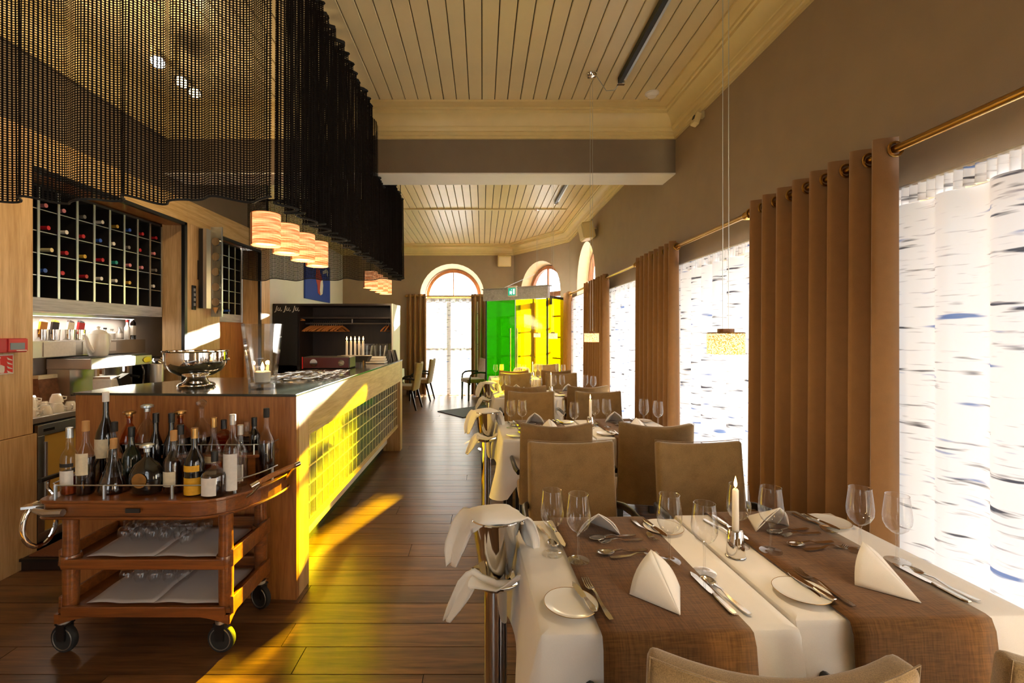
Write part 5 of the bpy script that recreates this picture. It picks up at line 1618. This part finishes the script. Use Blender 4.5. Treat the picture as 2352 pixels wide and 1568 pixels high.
bottle(463,2.53,z2,916,0.056,'bell',m_clear,m_cognac,0.35,m_thick,[],'decanter with tall faceted crystal stopper','stopper')
bottle(491,2.34,z1,958,0.040,'std',m_clear,m_whisky,0.38,m_gold,[(m_label,0.40,0.50,0.8)],'clear bottle with gold foil neck')
bottle(493,2.225,z1,1035,0.060,'std',m_clear,m_cognac,0.60,m_black,[(m_labelw,0.06,0.52,0.62)],'squat round flask with ornate white label and black cap')
bottle(514,2.53,z2,963,0.038,'square',m_amber,m_whisky,0.62,m_black,[],'square orange whisky bottle with blue-black cap on the tier')
bottle(534,2.26,z1,951,0.040,'slim',m_clear,None,0,m_steel,[(m_labelw,0.05,0.55,1.0)],'tall clear bottle blazing in the sunlight')
bottle(552,2.36,z1,975,0.032,'slim',m_clear,None,0,m_steel,[(m_labelw,0.1,0.4,0.9)],'narrow clear bottle behind the sunlit one')
bottle(567,2.53,z2,968,0.040,'square',m_clear,m_cognac,0.66,m_thick,[],'square clear bottle of brown spirit on the tier')
bottle(584,2.57,z2,958,0.030,'std',m_dkgl,None,0,m_black,[],'slim dark bottle at the end of the tier')
bottle(612,2.50,z1,937,0.044,'std',m_clear,m_cognac,0.55,m_ink,[],'tall clear bottle half full of dark spirit at the rounded trolley end')

# ================================================================== DINING TABLES
HX, HY, TZ = 0.335, 0.355, 0.742
def table_proto():
    t = thing('dining_table','', 'table', group='square dining tables')
    mk('table_top', MB().box(-HX,-HY,TZ-0.03,HX,HY,TZ), m_oakd, t)
    mk('frame', MB().box(-HX+0.04,-HY+0.04,TZ-0.075,HX-0.04,HY-0.04,TZ-0.03), m_arm, t)
    lg = None
    for sx in (-1,1):
        for sy in (-1,1):
            l = (sx*(HX-0.06),sy*(HY-0.20),0)
            if lg is None: lg = mk('leg', MB().box(-0.022,-0.022,0,0.022,0.022,TZ-0.03), m_arm, t, l)
            else: same(lg, t, l)
    return t
def cloth_mb(drop, shared, seed):
    """square cloth over a table; shared = -1/+1 side that touches the neighbour"""
    rnd = random.Random(seed)
    pts = []      # (x,y,nx,ny,corner weight, side)
    nS = 16
    cs = [(-HX,-HY),(HX,-HY),(HX,HY),(-HX,HY)]
    nm = [(0,-1),(1,0),(0,1),(-1,0)]
    for k in range(4):
        (x0,y0),(x1,y1) = cs[k], cs[(k+1)%4]
        pn_, nx_ = nm[k-1], nm[k]
        for i in range(5):
            a = i/5; vx = pn_[0]*(1-a)+nx_[0]*a; vy = pn_[1]*(1-a)+nx_[1]*a; l = math.hypot(vx,vy)
            pts.append((x0,y0,vx/l,vy/l,1.0,k))
        for i in range(nS):
            t = (i+0.5)/nS if True else 0
            cw_ = math.exp(-(min(t,1-t)*8)**2)
            pts.append((x0+(x1-x0)*t,y0+(y1-y0)*t,nx_[0],nx_[1],cw_,k))
    ph = rnd.uniform(0,6)
    mb = MB(); n = len(pts)
    rings = [(-0.5,0),(-0.12,0),(0.0,0),(0.35,0.0)] + [(1.0,t) for t in (0.03,0.15,0.32,0.5,0.68,0.85,1.0)]
    for ri,(e,t) in enumerate(rings):
        for j,(x,y,nx,ny,cw_,k) in enumerate(pts):
            if e <= 0:
                s = 1+e*0.6; mb.v.append((x*s,y*s,0.0)); continue
            sh = (shared and abs(nx-shared) < 0.5)
            # corner facing the neighbour
            dr = drop + 0.13*cw_*(0.3 if sh else 1)
            fl = 0.030 + 0.055*cw_ + 0.012*math.sin(j*0.55+ph)
            if sh: fl = -0.004
            if shared and nx*shared > 0.1 and not sh: fl *= 0.4
            off = 0.008*e + fl*t
            if sh: off = 0.0015
            xx = x+nx*off
            if shared: xx = min(xx, HX+0.003) if shared > 0 else max(xx, -HX-0.003)
            mb.v.append((xx, y+ny*off, (-0.002 if t == 0 else -0.006) - dr*t))
    for r in range(len(rings)-1):
        for j in range(n):
            j2 = (j+1)%n
            mb.f.append((r*n+j, r*n+j2, (r+1)*n+j2, (r+1)*n+j))
    mb.f.append(tuple(range(n)))
    return mb
def runner_mb(w, drop):
    path = []
    for t in (1.0,0.75,0.5,0.25,0.08): path.append((-HY-0.026-0.026*t, -drop*t-0.004))
    path += [(-HY-0.018,0.000),(-HY-0.004,0.0035)]
    for i in range(1,8): path.append((-HY+2*HY*i/8, 0.004))
    path += [(HY+0.004,0.0035),(HY+0.018,0.0)]
    for t in (0.08,0.25,0.5,0.75,1.0): path.append((HY+0.026+0.026*t, -drop*t-0.004))
    mb = MB(); nu = 8
    def fn(u,v):
        y,z = path[round(v*(len(path)-1))]
        b = max(0,-z)/drop
        return ((u-0.5)*w*(1+0.03*b), y+0.006*b*math.sin(u*7+y*3), z)
    return mb.grid(fn, nu, len(path)-1)
tproto = table_proto()
ROWS = [(0.0,'first'),(2.14,'second'),(4.28,'third'),(6.42,'last')]
POS = {'aisle':(0.475,1.545,R(2.0),0.010),'window':(1.163,1.605,R(2.0),-0.005)}
cl_mesh = {}
for side, sh in (('aisle',1),('window',-1)):
    me = mesh_of('tablecloth_'+side, cloth_mb(0.27,sh,4 if sh>0 else 9), True, 60); me.materials.append(m_linen); cl_mesh[side] = me
rn_mesh = mesh_of('runner_mesh', runner_mb(0.39,0.30), True, 70); rn_mesh.materials.append(m_runner)
def put(mesh, name, loc, rz, label, cat, group, solid=0.0):
    o = bpy.data.objects.new(name, mesh); col.objects.link(o); o.location = loc; o.rotation_euler = (0,0,rz)
    if solid:
        m = o.modifiers.new('thickness','SOLIDIFY'); m.thickness = solid; m.offset = 1
    return tag(o,label,cat,group)
used = False
TABLES = []
for dy, rn in ROWS:
    for side in ('aisle','window'):
        x,y,rz,ro = POS[side]
        c = (x,y+dy,0)
        lb = 'dark-legged table of the %s row, %s side' % (rn, side)
        if not used: tproto.location = c; tproto.rotation_euler = (0,0,rz); tproto['label'] = lb; used = True
        else: dup(tproto, c, rz, lb)
        put(cl_mesh[side],'tablecloth',(x,y+dy,TZ+0.009),rz,'white tablecloth on the %s-side table of the %s row' % (side,rn),'tablecloth','white tablecloths')
        put(rn_mesh,'table_runner',(x+ro,y+dy,TZ+0.0125),rz,'brown linen runner on the %s-side table of the %s row' % (side,rn),'table runner','brown table runners',0.002)
        TABLES.append((side,rn,Vector((x,y+dy,0)),rz))
# a further table beyond the bar end
dup(tproto,(-2.05,9.75,0),0,'dark-legged table beyond the far end of the bar')
put(cl_mesh['aisle'],'tablecloth',(-2.05,9.75,TZ+0.009),0,'white tablecloth on the table beyond the bar','tablecloth','white tablecloths')

# place settings -------------------------------------------------------
ZC = TZ+0.011; ZRN = TZ+0.0195
plate = thing('side_plate','','plate',group='side plates')
mk('dish', MB().lathe([(0.0,0.003),(0.040,0.003),(0.045,0.0),(0.048,0.003),(0.058,0.006),(0.0745,0.013),(0.075,0.0145),(0.058,0.0095),(0.046,0.0075),(0.0,0.0065)],32), m_china, plate, smooth=True)
mk('gold_rim', MB().tube([(0.0748*math.cos(2*math.pi*i/36),0.0748*math.sin(2*math.pi*i/36),0.0142) for i in range(36)],0.0009,5,True), m_gold, plate)
wg = thing('wine_glass','','wine glass',group='wine glasses on the tables')
mk('bowl', MB().olathe([(0.0055,0.092),(0.016,0.097),(0.030,0.110),(0.039,0.130),(0.0405,0.150),(0.037,0.185),(0.0325,0.222)],24), m_clear, wg, smooth=True)
mk('rim', MB().tube([(0.0325*math.cos(2*math.pi*i/24),0.0325*math.sin(2*math.pi*i/24),0.222) for i in range(24)],0.0009,5,True), m_clear, wg)
mk('stem', MB().lathe([(0.008,0.004),(0.0042,0.018),(0.0036,0.05),(0.0042,0.082),(0.0075,0.094),(0.0,0.096)],10), m_clear, wg, smooth=True)
mk('foot', MB().lathe([(0.0,0.0),(0.036,0.0),(0.036,0.0012),(0.012,0.004),(0.007,0.006),(0.0,0.006)],24), m_clear, wg, smooth=True)
nk = thing('folded_napkin','','napkin',group='tented white napkins')
def napkin_mb():
    mb = MB()
    # tent: ridge from the tip on the cloth up to the apex, two curved flaps
    T, Ap, Lf, Rt = Vector((0,-0.105,0.002)), Vector((0.010,0.062,0.098)), Vector((-0.085,0.012,0.0)), Vector((0.080,0.022,0.0))
    n = 8
    for side in (Lf,Rt):
        def fn(u,v):
            a = T.lerp(Ap,v); b = T.lerp(side,v)
            p = a.lerp(b,u)
            bulge = 0.012*math.sin(math.pi*u)*v
            p = p + Vector((bulge*(1 if side.x>0 else -1),0,bulge*0.6))
            return p
        mb.grid(fn, n, n)
    return mb
nm_ = napkin_mb()
mk('napkin_fold', nm_, m_nap, nk, smooth=True, ang=60, solid=0.0035)
hemm = MB().tube([(-0.083,0.012,0.003),(-0.04,0.04,0.055),(0.010,0.062,0.098),(0.05,0.045,0.052),(0.078,0.022,0.003)],0.002,5)
mk('hem', hemm, m_nap, nk)
fk = make_fork('','dinner forks'); kn = make_knife('','dinner knives'); sp_ = make_spoon('','soup spoons')
bk = make_knife('','butter knives',0.155); dsp = make_spoon('','dessert spoons',0.17); dfk = make_fork('','dessert forks',0.17)
for b in (bk,): b.name = 'butter_knife'
dsp.name = 'dessert_spoon'; dfk.name = 'dessert_fork'
proto_used = set()
def place(proto, tb, seat, lx, ly, z, rz, label, jit=0.004):
    side, rn, c, trz = tb
    a = trz + (math.pi if seat == 'far' else 0)
    lx += random.uniform(-jit,jit); ly += random.uniform(-jit,jit)
    l = (c.x + lx*math.cos(a)-ly*math.sin(a), c.y + lx*math.sin(a)+ly*math.cos(a), z)
    if proto.name in proto_used: return dup(proto, l, a+rz, label)
    proto_used.add(proto.name)
    proto.location = l; proto.rotation_euler = (0,0,a+rz); proto['label'] = label
    return proto
for tb in TABLES:
    side, rn = tb[0], tb[1]
    for seat in ('near','far'):
        w = 'at the %s seat, %s table, %s row' % (seat, side, rn)
        place(wg,tb,seat,0.150,-0.010,ZRN,random.random(),'inner wine glass '+w,0.008)
        place(wg,tb,seat,0.238,-0.065,ZC,random.random(),'outer wine glass '+w,0.008)
        if rn == 'last': continue
        place(nk,tb,seat,0.035,-0.205,ZRN,R(random.uniform(-2,12)),'tented white napkin '+w)
        place(plate,tb,seat,-0.235,-0.245,ZC,0,'gold-rimmed side plate '+w)
        if rn == 'third': continue
        place(bk,tb,seat,-0.195,-0.225,ZC+0.0145,R(10),'butter knife across the side plate '+w)
        place(fk,tb,seat,-0.155,-0.225,ZRN,R(5),'silver dinner fork '+w)
        place(kn,tb,seat,0.188,-0.205,ZRN,R(3),'silver dinner knife '+w)
        place(sp_,tb,seat,0.226,-0.200,ZC,R(9),'silver soup spoon '+w)
        yy = (0.045,0.078) if seat == 'near' else (-0.100,-0.132)
        place(dfk,tb,seat,0.04 if seat=='near' else -0.03,yy[0]-0.03,ZRN,R(-84),'small dessert fork laid crosswise '+w)
        place(dsp,tb,seat,0.02 if seat=='near' else -0.02,yy[1]-0.03,ZRN,R(97) if seat=='near' else R(-80),'dessert spoon laid crosswise '+w)
# candle holders
chd = thing('candle_holder','','candle holder',group='steel candle holders')
mk('sleeve', MB().lathe([(0.0,0.0),(0.030,0.0),(0.031,0.004),(0.024,0.088),(0.021,0.092),(0.013,0.090),(0.012,0.05),(0.0,0.05)],24), m_chrome, chd, smooth=True)
mk('base_ring', MB().tube([(0.0305*math.cos(2*math.pi*i/20),0.0305*math.sin(2*math.pi*i/20),0.003) for i in range(20)],0.002,5,True), m_chrome, chd)
tcd = thing('table_candle','','candle',group='table candles')
mk('wax', MB().lathe([(0.0,0.0),(0.0112,0.0),(0.0100,0.175),(0.006,0.180),(0.0,0.176)],14), m_wax, tcd, smooth=True)
mk('wick', MB().tube([(0,0,0.176),(0.001,0,0.188)],0.0009,4), m_ink, tcd)
mk('flame', MB().lathe([(0.0,0.182),(0.0048,0.190),(0.0055,0.198),(0.003,0.212),(0.0,0.224)],10), m_flame, tcd, smooth=True)
for i,(dy,rn) in enumerate(ROWS):
    l = (0.872,1.59+dy,ZC); l2 = (0.872,1.59+dy,ZC+0.052)
    a, b = 'polished steel candle holder between the tables of the %s row' % rn, 'white taper candle burning on the tables of the %s row' % rn
    if i == 0: chd.location = l; chd['label'] = a; tcd.location = l2; tcd['label'] = b
    else: dup(chd,l,0,a); dup(tcd,l2,0,b)
    lamp_light('candle_glow', (l[0],l[1],l[2]+0.27), 0.25, (1,0.6,0.25), 0.012)

# ================================================================== CHAIRS
ch = thing('dining_chair','','chair',group='taupe upholstered armchairs')
def back_fn(u,v):
    x = (u-0.5)*0.465*(1.0-0.02*v)
    q = (2*u-1)**2
    return (x, -0.215-0.075*v-0.035*math.sin(v*1.6)+0.045*q*(0.35+0.65*v), 0.385+v*0.535+0.024*q*v)
mk('backrest', MB().grid(back_fn,14,14), m_chair, ch, smooth=True, ang=70, solid=0.052, bevel=0.016, seg=3)
mk('seat', MB().box(-0.235,-0.20,0.395,0.235,0.215,0.485), m_chair, ch, bevel=0.022, seg=3, smooth=True)
pip = [back_fn(0.0,v/8) for v in range(9)] + [back_fn(u/10,1.0) for u in range(1,11)] + [back_fn(1.0,1-v/8) for v in range(1,9)]
mk('piping', MB().tube([(x*1.01,y-0.022,z+0.002) for x,y,z in pip],0.002,5), m_chair, ch)
for sx in (-1,1):
    mk('arm', MB().tube([(sx*0.252,0.165,0.36),(sx*0.260,0.17,0.49),(sx*0.266,0.155,0.57),(sx*0.270,0.10,0.615),(sx*0.270,0.02,0.630),(sx*0.267,-0.09,0.632),(sx*0.258,-0.20,0.622),(sx*0.240,-0.255,0.61)],0.019,10,flat=0.8), m_arm, ch, smooth=True)
    mk('leg', MB().add([(sx*0.215-0.02,0.16,0.40),(sx*0.215+0.02,0.16,0.40),(sx*0.215+0.02,0.205,0.40),(sx*0.215-0.02,0.205,0.40),(sx*0.22-0.015,0.17,0),(sx*0.22+0.015,0.17,0),(sx*0.22+0.015,0.202,0),(sx*0.22-0.015,0.202,0)],[(0,3,2,1),(4,5,6,7),(0,1,5,4),(1,2,6,5),(2,3,7,6),(3,0,4,7)]), m_arm, ch)
    mk('leg', MB().add([(sx*0.21-0.02,-0.20,0.41),(sx*0.21+0.02,-0.20,0.41),(sx*0.21+0.02,-0.155,0.41),(sx*0.21-0.02,-0.155,0.41),(sx*0.22-0.014,-0.30,0),(sx*0.22+0.014,-0.30,0),(sx*0.22+0.014,-0.27,0),(sx*0.22-0.014,-0.27,0)],[(0,3,2,1),(4,5,6,7),(0,1,5,4),(1,2,6,5),(2,3,7,6),(3,0,4,7)]), m_arm, ch)
# local front is +Y
CH = []
for dy, rn in ROWS:
    for side, xx in (('aisle',0.48),('window',1.165)):
        CH.append((xx+(0.06 if dy == 0 else 0.0)*(side=='aisle'), 1.11+dy+(0.02 if dy else 0), R(0), 'armchair on the near side of the %s table, %s row' % (side,rn)))
        if rn == 'last' and side == 'aisle': continue
        CH.append((xx+(0.06 if rn == 'last' else 0), 2.19+dy-(0.13 if rn == 'last' else 0), R(180), 'armchair on the far side of the %s table, %s row' % (side,rn)))
for i,(x,y,rz,lb) in enumerate(CH):
    r2 = rz + R(random.uniform(-2.5,2.5))
    if 'near side of the window table, second' in lb: r2 = R(-9); x += 0.0
    if i == 0: ch.location = (x,y,0); ch.rotation_euler = (0,0,r2); ch['label'] = lb
    else: dup(ch,(x,y,0),r2,lb)
dup(ch,(-1.55,9.30,0),R(82),'armchair drawn up at the table beyond the bar end, nearer one')
dup(ch,(-1.42,10.55,0),R(84),'armchair by the far curtain beyond the bar, farther one')
dup(ch,(-2.75,9.7,0),R(-90),'armchair across the table beyond the bar')
dup(ch,(-0.22,10.62,0),R(112),'empty armchair standing alone before the far curtain')

# ================================================================== WINE COOLERS ON STANDS
ZRIM = 0.865
stn = thing('cooler_stand','','stand',group='wine cooler stands')
mk('base_disc', MB().lathe([(0.0,0.0),(0.15,0.0),(0.15,0.008),(0.05,0.018),(0.042,0.03)],28), m_chrome, stn, smooth=True)
mk('pole', MB().lathe([(0.041,0.02),(0.041,0.622)],24), m_chrome, stn, smooth=True)
mk('dish', MB().lathe([(0.041,0.615),(0.075,0.626),(0.098,0.648),(0.100,0.652),(0.085,0.646),(0.0,0.634)],28), m_chrome, stn, smooth=True)
bkt = thing('wine_bucket','','ice bucket',group='polished wine buckets')
mk('bucket', MB().lathe([(0.0,0.0),(0.052,0.0),(0.056,0.006),(0.090,0.205),(0.094,0.21),(0.090,0.213),(0.085,0.205),(0.052,0.014),(0.0,0.010)],32), m_chrome, bkt, smooth=True, ang=50)
mk('rim_roll', MB().tube([(0.0915*math.cos(2*math.pi*i/28),0.0915*math.sin(2*math.pi*i/28),0.2105) for i in range(28)],0.004,6,True), m_chrome, bkt, smooth=True)
for s in (-1,1): mk('lug', MB().obox((s*0.094,0,0.195),(0.014,0.04,0.014)), m_chrome, bkt, bevel=0.003)
def drape(path, widths, sag=0.0, yb=0.0, twist=None):
    """folded cloth strip; twist turns the strip's width from front-to-back towards facing front, for hanging tails"""
    mb = MB(); n = len(path)
    tw = twist or [0.0]*n
    def fn(u,v):
        i = u*(n-1); k = min(int(i),n-2); f = i-k
        x = path[k][0]*(1-f)+path[k+1][0]*f; z = path[k][1]*(1-f)+path[k+1][1]*f; w = widths[k]*(1-f)+widths[k+1]*f
        a = R(tw[k]*(1-f)+tw[k+1]*f)
        d = Vector((path[k+1][0]-path[k][0], path[k+1][1]-path[k][1])).normalized()
        c = (v-0.5)*2
        return (x - d.y*math.sin(a)*c*w + 0.004*math.sin(5*c+u*6), yb + c*w*math.cos(a) + 0.010*math.sin(a)*math.cos(3*c), z + d.x*math.sin(a)*c*w - sag*abs(c)**2*(1 if abs(x) < 0.09 else 0.2) + 0.005*math.sin(4*c+u*9))
    return mb.grid(fn, 36, 10)
nap = thing('cooler_cloth','','napkin',group='white cloths over the wine buckets')
mk('cloth_fold', drape([(-0.160,-0.175),(-0.152,-0.11),(-0.125,-0.035),(-0.092,0.012),(-0.050,0.026),(0.0,0.028),(0.045,0.026),(0.088,0.012),(0.112,-0.03),(0.132,-0.085),(0.140,-0.13)],
   [0.016,0.036,0.046,0.060,0.080,0.082,0.080,0.060,0.040,0.030,0.010],0.030,0.0,[68,62,48,18,0,0,0,-18,-48,-62,-68]), m_nap, nap, smooth=True, ang=80, solid=0.006)
nap2 = thing('collar_cloth','','napkin',group='white cloths under the wine buckets')
mk('cloth_fold', drape([(-0.170,-0.125),(-0.146,-0.075),(-0.112,-0.012),(-0.085,0.022),(-0.055,0.006),(0.0,-0.010),(0.055,0.004),(0.092,0.030),(0.104,0.0),(0.112,-0.06)],
   [0.010,0.022,0.032,0.034,0.026,0.022,0.026,0.032,0.026,0.010],0.0,-0.082,[70,65,55,30,25,25,-25,-35,-60,-70]), m_nap, nap2, smooth=True, ang=80, solid=0.005)
for i,(x,y,wt_) in enumerate(((0.048,1.66,'beside the first row'),(0.03,3.86,'beside the second row'),(0.09,6.05,'beside the third row'),(0.74,8.62,'before the glass porch'))):
    rz = R((0,8,-6,10)[i])
    a = [('steel stand of the wine cooler '+wt_), ('polished steel wine bucket '+wt_), ('white cloth draped over the wine bucket '+wt_), ('white cloth tucked under the wine bucket '+wt_)]
    ls = [(x,y,0),(x,y,0.651),(x,y,ZRIM),(x,y,0.665)]
    for pr_, l, lb in zip((stn,bkt,nap,nap2), ls, a):
        if i == 0: pr_.location = l; pr_.rotation_euler = (0,0,rz); pr_['label'] = lb
        else: dup(pr_, l, rz, lb)
